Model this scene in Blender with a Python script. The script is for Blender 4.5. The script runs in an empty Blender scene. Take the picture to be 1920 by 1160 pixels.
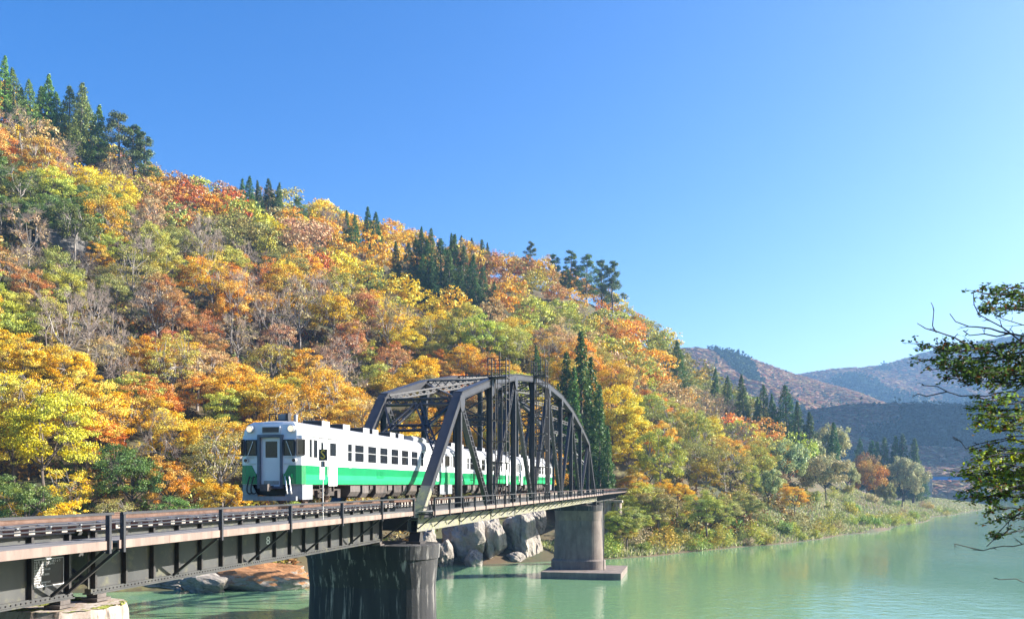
import bpy, math, random
import numpy as np
from mathutils import Vector, Matrix

# ------------------------------------------------------------------ camera, sky, sun, exposure
SC = bpy.context.scene
COL = SC.collection
EYE = 13.7            # metres above the river
RAIL = 12.83          # rail top above the river
TH = math.radians(12.0)

cam_d = bpy.data.cameras.new("camera")
cam = bpy.data.objects.new("camera", cam_d)
COL.objects.link(cam)
cam.location = (0, 0, EYE)
cam.rotation_euler = (math.radians(90), 0, 0)
cam_d.sensor_width = 36.0
cam_d.lens = 36.0 * 1600 / 1920
cam_d.shift_y = (907.5 - 580) / 1920
cam_d.clip_start = 0.1
cam_d.clip_end = 20000
SC.camera = cam

SUN_EL = math.radians(26.0)
SUN_DIR = Vector((0.985, 0.174, 0)).normalized() * math.cos(SUN_EL) + Vector((0, 0, math.sin(SUN_EL)))
world = bpy.data.worlds.new("World")
SC.world = world
world.use_nodes = True
wn = world.node_tree
wn.nodes.clear()
w_out = wn.nodes.new("ShaderNodeOutputWorld")
w_bg = wn.nodes.new("ShaderNodeBackground")
w_sky = wn.nodes.new("ShaderNodeTexSky")
w_sky.sky_type = 'NISHITA'
w_sky.sun_disc = False
w_sky.sun_elevation = SUN_EL
w_sky.sun_rotation = math.atan2(SUN_DIR.x, SUN_DIR.y)
w_sky.altitude = 300
w_sky.air_density = 1.0
w_sky.dust_density = 2.5
w_sky.ozone_density = 3.0
w_hs = wn.nodes.new("ShaderNodeHueSaturation")
w_hs.inputs['Saturation'].default_value = 1.44
w_hs.inputs['Hue'].default_value = 0.512
wn.links.new(w_sky.outputs[0], w_hs.inputs['Color'])
wn.links.new(w_hs.outputs[0], w_bg.inputs[0])
w_bg.inputs[1].default_value = 0.067
wn.links.new(w_bg.outputs[0], w_out.inputs[0])

sun_d = bpy.data.lights.new("sun", 'SUN')
sun_d.energy = 5.0
sun_d.angle = math.radians(0.53)
sun_d.color = (1.0, 0.94, 0.85)
sun = bpy.data.objects.new("sun", sun_d)
COL.objects.link(sun)
sun.rotation_euler = (-SUN_DIR).to_track_quat('-Z', 'Y').to_euler()
sun.location = (300, 100, 300)

SC.view_settings.view_transform = 'Standard'
SC.view_settings.look = 'None'
SC.view_settings.exposure = 1.92
SC.view_settings.gamma = 1.0
SC.view_settings.use_curve_mapping = False
SC.render.engine = 'CYCLES'
SC.cycles.max_bounces = 6
SC.cycles.diffuse_bounces = 2
SC.cycles.glossy_bounces = 3
SC.cycles.transmission_bounces = 4
SC.cycles.transparent_max_bounces = 8
SC.cycles.volume_bounces = 0
SC.cycles.use_denoising = True
SC.cycles.caustics_reflective = False
SC.cycles.caustics_refractive = False
SC.cycles.sample_clamp_indirect = 6.0

# ------------------------------------------------------------------ helpers
def tag(o, label=None, cat=None, group=None, kind=None):
    if label: o['label'] = label
    if cat: o['category'] = cat
    if group: o['group'] = group
    if kind: o['kind'] = kind
    return o

FRAME = Matrix.Translation((-17.15 * math.cos(TH), 17.15 * math.sin(TH), RAIL)) @ Matrix.Rotation(math.pi / 2 - TH, 4, 'Z')
# bridge frame: x along the track away from the camera, y to the far side, z up from the rail top

def thing(name, loc, label, cat, group=None, frame=FRAME):
    o = bpy.data.objects.new(name, None)
    o.empty_display_size = 0.5
    COL.objects.link(o)
    o.matrix_world = frame @ Matrix.Translation(loc)
    o['_o'] = loc
    return tag(o, label, cat, group)

def world_thing(name, loc, label, cat, group=None, rz=0.0, s=1.0):
    o = bpy.data.objects.new(name, None)
    o.empty_display_size = 0.5
    COL.objects.link(o)
    o.location = loc
    o.rotation_euler = (0, 0, rz)
    o.scale = (s, s, s)
    return tag(o, label, cat, group)

class MB:
    """collects simple solids; build() links them as one mesh object"""
    def __init__(s):
        s.v = []; s.f = []; s.m = []; s.mi = 0
    def quadbox(s, p):
        n = len(s.v); s.v += [tuple(q) for q in p]
        for f in ((0, 3, 2, 1), (4, 5, 6, 7), (0, 1, 5, 4), (1, 2, 6, 5), (2, 3, 7, 6), (3, 0, 4, 7)):
            s.f.append(tuple(n + i for i in f)); s.m.append(s.mi)
        return s
    def box(s, x0, x1, y0, y1, z0, z1):
        return s.quadbox([(x0, y0, z0), (x1, y0, z0), (x1, y1, z0), (x0, y1, z0), (x0, y0, z1), (x1, y0, z1), (x1, y1, z1), (x0, y1, z1)])
    def bar(s, p, q, w, h, side=None):
        """rectangular bar p->q; w is measured along 'side', h along the third axis"""
        p = Vector(p); q = Vector(q); d = (q - p).normalized()
        if side is None:
            side = d.cross(Vector((0, 0, 1)))
            if side.length < 1e-3: side = Vector((0, 1, 0))
        a = Vector(side); a = (a - d * a.dot(d)).normalized()
        b = d.cross(a)
        a = a * w / 2; b = b * h / 2
        return s.quadbox([p - a - b, p + a - b, p + a + b, p - a + b, q - a - b, q + a - b, q + a + b, q - a + b])
    def tube(s, p, q, r0, r1=None, n=8, caps=True):
        if r1 is None: r1 = r0
        p = Vector(p); q = Vector(q); d = (q - p).normalized()
        a = d.orthogonal().normalized(); b = d.cross(a)
        k = len(s.v)
        for c, r in ((p, r0), (q, r1)):
            for i in range(n):
                t = 2 * math.pi * i / n
                s.v.append(tuple(c + a * (r * math.cos(t)) + b * (r * math.sin(t))))
        for i in range(n):
            j = (i + 1) % n
            s.f.append((k + i, k + j, k + n + j, k + n + i)); s.m.append(s.mi)
        if caps:
            s.f.append(tuple(k + i for i in reversed(range(n)))); s.m.append(s.mi)
            s.f.append(tuple(k + n + i for i in range(n))); s.m.append(s.mi)
        return s
    def pipe(s, pts, r, n=6):
        for a, b in zip(pts[:-1], pts[1:]): s.tube(a, b, r, r, n)
        return s
    def prism(s, poly, fn0, fn1):
        """extrude 2-D polygon: fn0/fn1 map a 2-D point to the two end faces"""
        n = len(poly); k = len(s.v)
        s.v += [tuple(fn0(p)) for p in poly] + [tuple(fn1(p)) for p in poly]
        s.f.append(tuple(k + i for i in reversed(range(n)))); s.m.append(s.mi)
        s.f.append(tuple(k + n + i for i in range(n))); s.m.append(s.mi)
        for i in range(n):
            j = (i + 1) % n
            s.f.append((k + i, k + j, k + n + j, k + n + i)); s.m.append(s.mi)
        return s
    def grid(s, rows):
        """rows: list of equally long lists of points"""
        k = len(s.v); w = len(rows[0])
        for r in rows: s.v += [tuple(p) for p in r]
        for i in range(len(rows) - 1):
            for j in range(w - 1):
                s.f.append((k + i * w + j, k + i * w + j + 1, k + (i + 1) * w + j + 1, k + (i + 1) * w + j)); s.m.append(s.mi)
        return s
    def face(s, pts):
        k = len(s.v); s.v += [tuple(p) for p in pts]; s.f.append(tuple(range(k, k + len(pts)))); s.m.append(s.mi)
        return s
    def mesh(s, name, mats):
        me = bpy.data.meshes.new(name)
        me.from_pydata(s.v, [], s.f)
        if not isinstance(mats, (list, tuple)): mats = [mats]
        for m in mats: me.materials.append(m)
        if len(mats) > 1: me.polygons.foreach_set('material_index', s.m)
        me.update()
        return me
    def build(s, name, mats, parent=None, label=None, kind=None, smooth=False, fix=True):
        me = s.mesh(name, mats)
        if fix:
            import bmesh
            bm = bmesh.new(); bm.from_mesh(me)
            bmesh.ops.recalc_face_normals(bm, faces=bm.faces)
            bm.to_mesh(me); bm.free()
        if smooth: me.polygons.foreach_set('use_smooth', [True] * len(me.polygons))
        return link(name, me, parent, label, kind)

def link(name, me, parent=None, label=None, kind=None):
    o = bpy.data.objects.new(name, me)
    COL.objects.link(o)
    if parent is not None:
        o.parent = parent
        if '_o' in parent.keys():
            o.matrix_parent_inverse = Matrix.Translation([-c for c in parent['_o']])
    if label: o['label'] = label
    if kind: o['kind'] = kind
    return o

def copy_tree(o, parent=None):
    c = o.copy(); COL.objects.link(c)
    if parent is not None:
        c.parent = parent; c.matrix_parent_inverse = o.matrix_parent_inverse.copy()
    for ch in [x for x in bpy.data.objects if x.parent == o]: copy_tree(ch, c)
    return c

# ------------------------------------------------------------------ materials
def new_mat(name):
    m = bpy.data.materials.new(name); m.use_nodes = True
    nt = m.node_tree; nt.nodes.clear()
    out = nt.nodes.new("ShaderNodeOutputMaterial")
    return m, nt, out

def N(nt, t, **kw):
    n = nt.nodes.new("ShaderNode" + t)
    for k, v in kw.items(): setattr(n, k, v)
    return n

def mixcol(nt, fac, a, b, blend='MIX'):
    n = N(nt, "Mix", data_type='RGBA', blend_type=blend)
    for sock, val in ((n.inputs[0], fac), (n.inputs[6], a), (n.inputs[7], b)):
        if hasattr(val, 'is_output'): nt.links.new(val, sock)
        elif isinstance(val, (tuple, list)): sock.default_value = (*val[:3], 1)
        else: sock.default_value = val
    return n.outputs[2]

def ramp(nt, src, stops):
    r = N(nt, "ValToRGB")
    e = r.color_ramp.elements
    while len(e) < len(stops): e.new(0.5)
    for el, (p, c) in zip(e, stops):
        el.position = p
        el.color = (c, c, c, 1) if not isinstance(c, (tuple, list)) else (*c, 1)
    nt.links.new(src, r.inputs[0])
    return r.outputs[0]

def noise(nt, scale, detail=4, rough=0.6, stretch=None, coord='Object'):
    tc = N(nt, "TexCoord"); src = tc.outputs[coord]
    if stretch:
        mp = N(nt, "Mapping"); mp.inputs['Scale'].default_value = stretch
        nt.links.new(src, mp.inputs[0]); src = mp.outputs[0]
    n = N(nt, "TexNoise"); n.inputs['Scale'].default_value = scale
    n.inputs['Detail'].default_value = detail; n.inputs['Roughness'].default_value = rough
    nt.links.new(src, n.inputs['Vector'])
    return n.outputs[0]

def surf(name, col, col2=None, scale=3.0, rough=0.6, metal=0.0, stretch=None, lo=0.35, hi=0.7, bump=0.0, bscale=None, col3=None, scale3=None, stretch3=None, lo3=0.5, hi3=0.7, spec=0.5):
    """procedural surface: base colour, a second colour worn in by noise, a third by another noise, and a bump"""
    m, nt, out = new_mat(name)
    b = N(nt, "BsdfPrincipled")
    b.inputs['Roughness'].default_value = rough; b.inputs['Metallic'].default_value = metal
    b.inputs['Specular IOR Level'].default_value = spec
    c = None
    if col2 is None: col2 = tuple(x * 0.82 for x in col)
    f = ramp(nt, noise(nt, scale, 5, 0.62, stretch), [(lo, 0.0), (hi, 1.0)])
    c = mixcol(nt, f, col, col2)
    if col3 is not None:
        f3 = ramp(nt, noise(nt, scale3 or scale * 3, 5, 0.65, stretch3), [(lo3, 0.0), (hi3, 1.0)])
        c = mixcol(nt, f3, c, col3)
    nt.links.new(c, b.inputs['Base Color'])
    if bump:
        bp = N(nt, "Bump"); bp.inputs['Strength'].default_value = bump; bp.inputs['Distance'].default_value = 0.05
        nt.links.new(noise(nt, bscale or scale * 4, 5, 0.65), bp.inputs['Height'])
        nt.links.new(bp.outputs[0], b.inputs['Normal'])
    nt.links.new(b.outputs[0], out.inputs[0])
    return m

M = {}
M['steel'] = surf('painted steel', (.048, .048, .054), (.028, .028, .032), 1.3, .42, lo=.3, hi=.75, col3=(.17, .13, .10), scale3=9, lo3=.62, hi3=.8)
M['steel_pale'] = surf('weathered girder paint', (.062, .062, .06), (.036, .037, .038), 1.1, .5, stretch=(1, 1, .35), col3=(.12, .115, .07), scale3=2.3, lo3=.55, hi3=.75)
M['steel_black'] = surf('black steel', (.028, .027, .028), (.05, .04, .035), 3, .5)
M['lichen_steel'] = surf('lichened steel', (.15, .145, .13), (.24, .225, .12), 3.5, .6, lo=.42, hi=.62, col3=(.08, .08, .08), scale3=6, lo3=.58, hi3=.7)
M['rust_plank'] = surf('weathered red brown timber', (.33, .155, .095), (.20, .10, .065), 2.2, .8, stretch=(1, .3, 1), bump=.25, col3=(.40, .24, .17), scale3=7)
M['sleeper_end'] = surf('grey timber end grain', (.40, .37, .33), (.22, .19, .16), 5, .85, bump=.3)
M['rail'] = surf('rail steel', (.20, .13, .10), (.12, .07, .05), 4, .45, .5)
M['fascia'] = surf('pale pink weathered channel', (.25, .18, .15), (.155, .105, .085), 2.5, .7, stretch=(1, 1, .15), col3=(.12, .10, .08), scale3=5, stretch3=(1.6, 1.6, .3), lo3=.54, hi3=.70)
M['deck'] = surf('walkway grating', (.22, .21, .20), (.14, .13, .12), 1.2, .75, col3=(.12, .10, .09), scale3=10, lo3=.55, hi3=.75)
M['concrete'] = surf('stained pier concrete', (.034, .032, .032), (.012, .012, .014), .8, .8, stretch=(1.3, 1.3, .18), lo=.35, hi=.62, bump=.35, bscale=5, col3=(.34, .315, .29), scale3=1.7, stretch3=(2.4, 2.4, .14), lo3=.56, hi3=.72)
M['concrete_pale'] = surf('weathered concrete', (.20, .16, .135), (.11, .085, .072), 1.0, .85, stretch=(1, 1, .4), bump=.35, bscale=6, col3=(.09, .08, .075), scale3=1.6, stretch3=(1.6, 1.6, .2), lo3=.56, hi3=.72)
M['concrete_moss'] = surf('lichened concrete', (.42, .37, .33), (.24, .16, .11), 1.8, .9, stretch=(1.5, 1.5, .3), bump=.5, bscale=8, col3=(.07, .06, .05), scale3=2.5, stretch3=(2, 2, .3), lo3=.56, hi3=.68)
M['moss'] = surf('yellow green moss', (.21, .22, .03), (.10, .12, .02), 6, .95, bump=.8, bscale=25)
M['white_paint'] = surf('white train paint', (.70, .71, .72), (.62, .63, .64), .7, .35, col3=(.44, .42, .39), scale3=2.2, stretch3=(1.6, 1.6, .16), lo3=.58, hi3=.9)
M['roof_paint'] = surf('grey white roof', (.34, .345, .36), (.25, .255, .265), 1.5, .5, col3=(.16, .15, .145), scale3=1.2, lo3=.52, hi3=.8)
M['green_dark'] = surf('deep green paint', (.008, .21, .075), (.006, .18, .062), 1, .28)
M['green_lit'] = surf('green paint with light in it', (.025, .42, .145), (.02, .36, .12), 1, .28)  # same green; light caught below the side crease is put into the colour
M['grey_skirt'] = surf('grey snow plough paint', (.27, .285, .31), (.18, .19, .2), 2, .45, col3=(.16, .12, .10), scale3=5, lo3=.6, hi3=.75)
M['under'] = surf('dusty underframe', (.085, .062, .05), (.03, .025, .022), 2.2, .75, lo=.35, hi=.6, col3=(.20, .17, .15), scale3=4, lo3=.6, hi3=.75)
M['under_grey'] = surf('grey equipment box', (.12, .10, .09), (.05, .042, .037), 2.5, .7)
M['rubber'] = surf('black rubber', (.016, .016, .018), (.03, .03, .03), 3, .55)
M['chrome'] = surf('bright window metal', (.62, .62, .62), (.5, .5, .5), 3, .3, .6)
M['white_mark'] = surf('white lettering', (.8, .8, .8), (.7, .7, .7), 3, .6)
M['yellow_mark'] = surf('amber sign lettering', (.95, .62, .08), (.9, .55, .06), 3, .5)
M['sign_black'] = surf('black sign plate', (.03, .026, .024), (.045, .04, .035), 3, .45)
M['lamp_glass'] = surf('headlamp lens', (.62, .40, .27), (.5, .33, .22), 6, .12)
M['blue_girder'] = surf('bright blue girder paint', (.01, .17, .60), (.01, .14, .5), .3, .5)

def glass_mat():
    m, nt, out = new_mat('train window glass')
    b = N(nt, "BsdfPrincipled"); b.inputs['Base Color'].default_value = (.02, .022, .025, 1)
    b.inputs['Roughness'].default_value = .06; b.inputs['Specular IOR Level'].default_value = .8
    bp = N(nt, "Bump"); bp.inputs['Strength'].default_value = .06; bp.inputs['Distance'].default_value = .05
    nt.links.new(noise(nt, 1.6, 2), bp.inputs['Height']); nt.links.new(bp.outputs[0], b.inputs['Normal'])
    t = N(nt, "BsdfTransparent"); t.inputs[0].default_value = (.62, .66, .66, 1)
    mx = N(nt, "MixShader"); mx.inputs[0].default_value = .62
    nt.links.new(t.outputs[0], mx.inputs[1]); nt.links.new(b.outputs[0], mx.inputs[2])
    nt.links.new(mx.outputs[0], out.inputs[0])
    return m
M['glass'] = glass_mat()

# ------------------------------------------------------------------ the railway bridge
WATER = -RAIL     # z of the river surface in the bridge frame

def text_mesh(body, size, mat, fn, extrude=0.004):
    """lettering as a mesh; fn maps (x, y, depth) of the flat text into the scene"""
    cu = bpy.data.curves.new('lettering', 'FONT')
    cu.body = body; cu.size = size; cu.align_x = 'CENTER'; cu.align_y = 'CENTER'; cu.extrude = extrude
    cu.resolution_u = 2
    ob = bpy.data.objects.new('lettering', cu); COL.objects.link(ob)
    bpy.context.view_layer.update()
    me = bpy.data.meshes.new_from_object(ob.evaluated_get(bpy.context.evaluated_depsgraph_get()))
    bpy.data.objects.remove(ob); bpy.data.curves.remove(cu)
    for v in me.vertices: v.co = fn(v.co.x, v.co.y, v.co.z)
    me.materials.clear(); me.materials.append(mat)
    return me

def stadium(hx, hy, n=18):
    """oval outline, long axis across the bridge"""
    pts = []
    c = max(hy - hx, 0.01)
    for i in range(n + 1):
        t = math.pi * i / n
        pts.append((hx * math.cos(t), c + hx * math.sin(t)))
    for i in range(n + 1):
        t = math.pi + math.pi * i / n
        pts.append((hx * math.cos(t), -c + hx * math.sin(t)))
    return pts

def loft(mb, rings, cx, cy):
    k = len(mb.v); n = len(rings[0][1])
    for z, ring in rings:
        mb.v += [(cx + p[0], cy + p[1], z) for p in ring]
    for i in range(len(rings) - 1):
        for j in range(n):
            jj = (j + 1) % n
            mb.f.append((k + i * n + j, k + i * n + jj, k + (i + 1) * n + jj, k + (i + 1) * n + j)); mb.m.append(mb.mi)
    mb.f.append(tuple(k + j for j in reversed(range(n)))); mb.m.append(mb.mi)
    e = k + (len(rings) - 1) * n
    mb.f.append(tuple(e + j for j in range(n))); mb.m.append(mb.mi)

# --- piers
def oval_pier(u, label, top, hx, hy, base_z, mats, slab=None, capmat=None):
    t = thing('bridge_pier', (u, 0, base_z), label, 'bridge pier', 'piers of the railway bridge')
    sh = MB(); loft(sh, [(base_z, stadium(hx * 1.18, hy * 1.05)), (top - 2.3, stadium(hx * 1.0, hy * .975)), (top - .76, stadium(hx * 1.2, hy * 1.01))], u, 0)
    sh.build('shaft', mats, t)
    cp = MB(); loft(cp, [(top - .755, stadium(hx * 1.24, hy * 1.03)), (top - .03, stadium(hx * 1.27, hy * 1.05)), (top, stadium(hx * 1.24, hy * 1.035))], u, 0)
    cp.build('cap', capmat or mats, t)
    return t
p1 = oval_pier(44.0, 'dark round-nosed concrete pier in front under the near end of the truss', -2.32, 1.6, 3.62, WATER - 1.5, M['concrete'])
p2 = oval_pier(129.3, 'brown concrete pier on a square slab under the far end of the truss', -2.32, 1.9, 3.6, WATER + 2.3, M['concrete_pale'], capmat=M['concrete'])
mb = MB(); loft(mb, [(WATER + .95, stadium(2.5, 4.15)), (WATER + 2.2, stadium(2.5, 4.15)), (WATER + 2.45, stadium(2.25, 3.85))], 129.3, 0); mb.build('plinth', M['concrete_pale'], p2)
mb = MB(); mb.box(122.6, 135.0, -7.0, 4.6, WATER - .6, WATER + .95); mb.build('slab', M['concrete_pale'], p2)
mb = MB(); mb.tube((127.2, -4.1, WATER + .9), (127.2, -4.1, -1.5), .07); mb.build('gauge_pipe', M['steel_black'], p2)
p0 = thing('bridge_pier', (20.0, 0, WATER - 1.5), 'lichen-streaked pale concrete pier with yellow moss on top, at the lower left corner', 'bridge pier', 'piers of the railway bridge')
mb = MB(); loft(mb, [(WATER - 1.5, stadium(1.75, 2.7, 6)), (-2.55, [(x * 1.12, y) for x, y in stadium(1.35, 2.15, 6)]), (-2.36, [(x * 1.06, y * .98) for x, y in stadium(1.35, 2.15, 6)])], 20.0, 0)
mb.build('shaft', M['concrete_moss'], p0)
rng = random.Random(4)
mb = MB()
rows = []
for i in range(64):
    f = -1 + 2 * i / 63
    y = f * 2.08
    hw = 1.38 * math.sqrt(max(0.0, 1 - max(0, (abs(y) - .8) / 1.31) ** 2)) + .03
    rows.append([(20.0 + hw * (-1 + 2 * j / 33), y, -2.385 + .03 * rng.random() + .05 * max(0, math.sin(y * 2.1 + 1) + math.sin(j * .55 + y)) * rng.random()) for j in range(34)])
mb.grid(rows)
mb.build('moss_cushions', M['moss'], p0, kind='stuff')
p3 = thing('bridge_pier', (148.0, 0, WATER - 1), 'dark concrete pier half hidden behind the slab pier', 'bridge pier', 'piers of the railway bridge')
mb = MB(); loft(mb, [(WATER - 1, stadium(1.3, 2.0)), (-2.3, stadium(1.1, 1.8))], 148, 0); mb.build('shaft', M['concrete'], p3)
p4 = thing('bridge_pier', (165.5, 0, WATER - 1), 'white sunlit concrete pier of two columns at the wooded bank', 'bridge pier', 'piers of the railway bridge')
for y in (-2.9, -.9):
    mb = MB(); loft(mb, [(WATER - 1, stadium(.75, .85)), (-2.6, stadium(.65, .72))], 165.5, y); mb.build('column', M['concrete_moss'], p4)
mb = MB(); mb.box(164.4, 166.6, -3.8, 2.2, -2.6, -2.2); mb.build('crosshead', M['concrete_moss'], p4)

# --- plate girder spans with walkway brackets
def girder_span(u0, u1, label, near=True):
    t = thing('plate_girder_span', (u0, 0, -2.13), label, 'girder span', 'plate girder spans of the bridge')
    for y in (-1.0, 1.0):
        mb = MB(); mb.box(u0, u1, y - .012, y + .012, -2.1, -.42); mb.build('web', M['steel_pale'], t)
        mb = MB(); mb.box(u0, u1, y - .17, y + .17, -2.135, -2.1); mb.box(u0, u1, y - .10, y + .10, -2.1, -1.98); mb.build('bottom_flange', M['steel_pale'], t)
        mb = MB(); mb.box(u0, u1, y - .17, y + .17, -.42, -.385); mb.build('top_flange', M['steel'], t)
    n = max(2, round((u1 - u0) / 1.32)); st = (u1 - u0 - .3) / n
    smb = MB(); smb.box(-.04, .04, -.15, -.014, -1.975, -.425); sme = smb.mesh('stiffener', M['steel_black'])  # black here is shade put into the colour, not a separate paint
    for i in range(n + 1):
        o = link('stiffener', sme, t)
        o.matrix_parent_inverse = Matrix.Translation([-c for c in t['_o']])
        o.location = (u0 + .15 + i * st, -1.0, 0)
    for i in range(0, n, 3):
        x = u0 + .15 + i * st
        mb = MB(); mb.bar((x, -.95, -.6), (x, .95, -1.9), .1, .1); mb.bar((x, .95, -.6), (x, -.95, -1.9), .1, .1); mb.bar((x, .95, -.6), (x, -.95, -.6), .1, .1)
        mb.build('cross_frame', M['steel'], t)
    if near:
        rv = MB()
        x = u0 + .1
        while x < u1:
            rv.box(x, x + .035, -1.125, -1.1, -2.06, -2.025); x += .16
        rv.build('rivets', M['steel_black'], t, kind='stuff')
    for x in (u0 + .35, u1 - .35):
        for y in (-1.0, 1.0):
            mb = MB(); mb.box(x - .28, x + .28, y - .24, y + .24, -2.33, -2.25); mb.box(x - .18, x + .18, y - .17, y + .17, -2.25, -2.14)
            mb.build('bearing', M['under_grey'], t)
    return t

gA = girder_span(-4.0, 19.65, 'grey plate girder span with a lettered data plate, cut by the left edge')
gB = girder_span(20.35, 42.6, 'grey plate girder span painted with a white 8, beside the dark pier')
gC = girder_span(130.2, 147.6, 'first approach girder span beyond the truss on the far side', False)
gD = girder_span(148.4, 165.2, 'second approach girder span leading behind the bank trees', False)
gE = girder_span(165.8, 186.0, 'last approach girder span running into the hillside trees', False)

# lettering on the near girder
o = link('painted_number', text_mesh('8', .46, M['white_mark'], lambda x, y, z: (30.4 + x * 1.5, -1.022 - z * .3, -1.32 + y)), gB)
pl = MB(); 
X0, X1, Z0, Z1 = 18.30, 19.40, -1.72, -1.02
pl.box(X0, X1, -1.03, -1.016, Z0, Z1); plate = pl.build('data_plate', M['sign_black'], gA)
mb = MB()
for a in ((X0, X1, Z1 - .015, Z1), (X0, X1, Z0, Z0 + .015), (X0, X0 + .015, Z0 + .017, Z1 - .017), (X1 - .015, X1, Z0 + .017, Z1 - .017)):
    mb.box(a[0], a[1], -1.036, -1.031, a[2], a[3])
mb.build('plate_border', M['white_mark'], plate)
rows = [('けた名  第四只見川橋りょう', .075), ('位 置   会津水沼・会津中川', .06), ('支 間   22.30m', .06), ('塗装年月  2007年10月', .06), ('塗装回数  3回', .06), ('塗装種別  下塗 厚膜型', .055), ('        中塗 厚膜型', .055), ('        上塗 厚膜型', .055), ('塗料会社  塗料株式会社', .055), ('施工者   塗装工業', .055)]
for i, (s, h) in enumerate(rows):
    z = Z1 - .075 - i * .065
    me = text_mesh(s, h, M['white_mark'], lambda x, y, d, z=z: (x, -1.033 - d * .2, z + y), .002)
    xs = [v.co.x for v in me.vertices] or [0]
    for v in me.vertices: v.co.x += X0 + .06 - min(xs)
    link('plate_lettering', me, plate)

# --- track
track = thing('railway_track', (4, 0, -.4), 'single railway track on timber sleepers crossing the bridge', 'railway track')
for y in (-.5335, .5335):
    mb = MB()
    prof = [(-.062, -.15), (.062, -.15), (.062, -.135), (.012, -.115), (.012, -.04), (.034, -.03), (.034, 0), (-.034, 0), (-.034, -.03), (-.012, -.04), (-.012, -.115), (-.062, -.135)]
    mb.prism(prof, lambda p: (-4, y + p[0], p[1]), lambda p: (200, y + p[0], p[1]))
    mb.build('rail', M['rail'], track)
for y in (-.25, .25):
    mb = MB(); mb.box(-4, 186, y - .05, y + .05, -.15, -.03); mb.build('guard_rail', M['rail'], track)
rng = random.Random(2)
smesh = []
for k in range(4):
    mb = MB(); a = rng.uniform(-.015, .015)
    mb.box(-.1, .1, -1.06 + a, 1.06 + a, -.38, -.152)
    me = mb.mesh('sleeper', [M['rust_plank'], M['sleeper_end']])
    idx = [0] * 6
    for i, p in enumerate(me.polygons):
        if abs(p.normal.y) > .9: idx[i] = 1
    me.polygons.foreach_set('material_index', idx)
    smesh.append(me)
rest = MB()
u = 4.0; cnt = 0
while u < 186:
    j = rng.uniform(-.03, .03)
    if cnt < 290:
        o = link('sleeper', smesh[cnt % 4], track)
        o.location = (u + j, rng.uniform(-.03, .03), 0); o.rotation_euler = (0, 0, rng.uniform(-.012, .012))
    else:
        rest.box(u + j - .1, u + j + .1, -1.06, 1.06, -.38, -.152)
    u += .53; cnt += 1
if rest.v: rest.build('far_sleepers', M['rust_plank'], track, kind='stuff')
# sleeper tie bars and hook bolts along the near sleeper ends
mb = MB(); mb.box(4, 186, -1.0, -.94, -.150, -.138); mb.build('tie_strap', M['steel'], track)

# --- near walkway beside the plate girders
def walkway(u0, u1, y_in, y_out, pitch, label, cat_label, post_pitch, brk, topz=-.57, railh=.72, group='walkways along the bridge'):
    """y negative is the camera side"""
    t = thing('walkway', (u0, y_out, topz), label, 'walkway', group)
    n = max(1, round((u1 - u0) / pitch)); st = (u1 - u0) / n
    dm = MB(); dm.box(.01, st - .01, y_out + .05, y_in, topz - .05, topz); dme = dm.mesh('deck_panel', M['deck'])
    fm = MB(); fm.box(.004, st - .004, y_out, y_out + .05, topz - .2, topz + .015); fme = fm.mesh('edge_channel', M['fascia'])
    for i in range(n):
        for nm, me in (('deck_panel', dme), ('edge_channel', fme)):
            o = link(nm, me, t); o.location = (u0 + i * st, 0, 0)
    np_ = max(1, round((u1 - u0 - .3) / post_pitch)); ps = (u1 - u0 - .3) / np_
    pm = MB(); pm.box(-.04, .04, -.06, -.01, topz - .3, topz + railh); pm.box(-.045, -.03, -.01, .055, topz - .3, topz + railh); pme = pm.mesh('post', M['steel'])
    for i in range(np_ + 1):
        x = u0 + .15 + i * ps
        o = link('post', pme, t); o.location = (x, y_out, 0)
        b = MB(); brk(b, x); b.build('bracket', M['steel'], t)
    mb = MB(); mb.box(u0 + .05, u1 - .05, y_out - .09, y_out - .01, topz + railh, topz + railh + .012); mb.box(u0 + .05, u1 - .05, y_out - .09, y_out - .078, topz + railh - .05, topz + railh)
    mb.build('hand_rail', M['steel'], t)
    mb = MB(); mb.tube((u0 + .05, y_out + .05, topz + railh * .52), (u1 - .05, y_out + .05, topz + railh * .52), .022, n=6); mb.build('mid_rail', M['steel'], t)
    return t

def brk_girder(b, x):
    b.bar((x, -1.1, -1.98), (x, -2.62, -.82), .075, .075, (1, 0, 0)); b.bar((x, -1.1, -.70), (x, -2.7, -.70), .07, .1, (1, 0, 0))
wA = walkway(4.0, 19.05, -1.32, -2.75, 2.15, 'pale edged walkway and railing at the left edge of the photo', '', 4.3, brk_girder)
wB = walkway(19.3, 43.0, -1.32, -2.75, 2.15, 'pale edged walkway and railing running up to the truss foot', '', 4.6, brk_girder)
def brk_truss(b, x):
    b.bar((x, -2.78, -1.5), (x, -3.6, -.84), .06, .06, (1, 0, 0)); b.bar((x, -2.75, -.72), (x, -3.7, -.72), .06, .09, (1, 0, 0))
wC = walkway(43.3, 129.6, -2.78, -3.7, 2.83, 'long walkway with closely posted railing outside the truss', '', 2.83, brk_truss)
def brk_far(b, x):
    b.bar((x, -1.1, -1.98), (x, -3.1, -.82), .075, .075, (1, 0, 0)); b.bar((x, -1.1, -.70), (x, -3.2, -.70), .07, .1, (1, 0, 0))
wD = walkway(129.8, 186.0, -1.32, -3.3, 2.3, 'far walkway railing disappearing into the bank trees', '', 2.3, brk_far)

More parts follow.
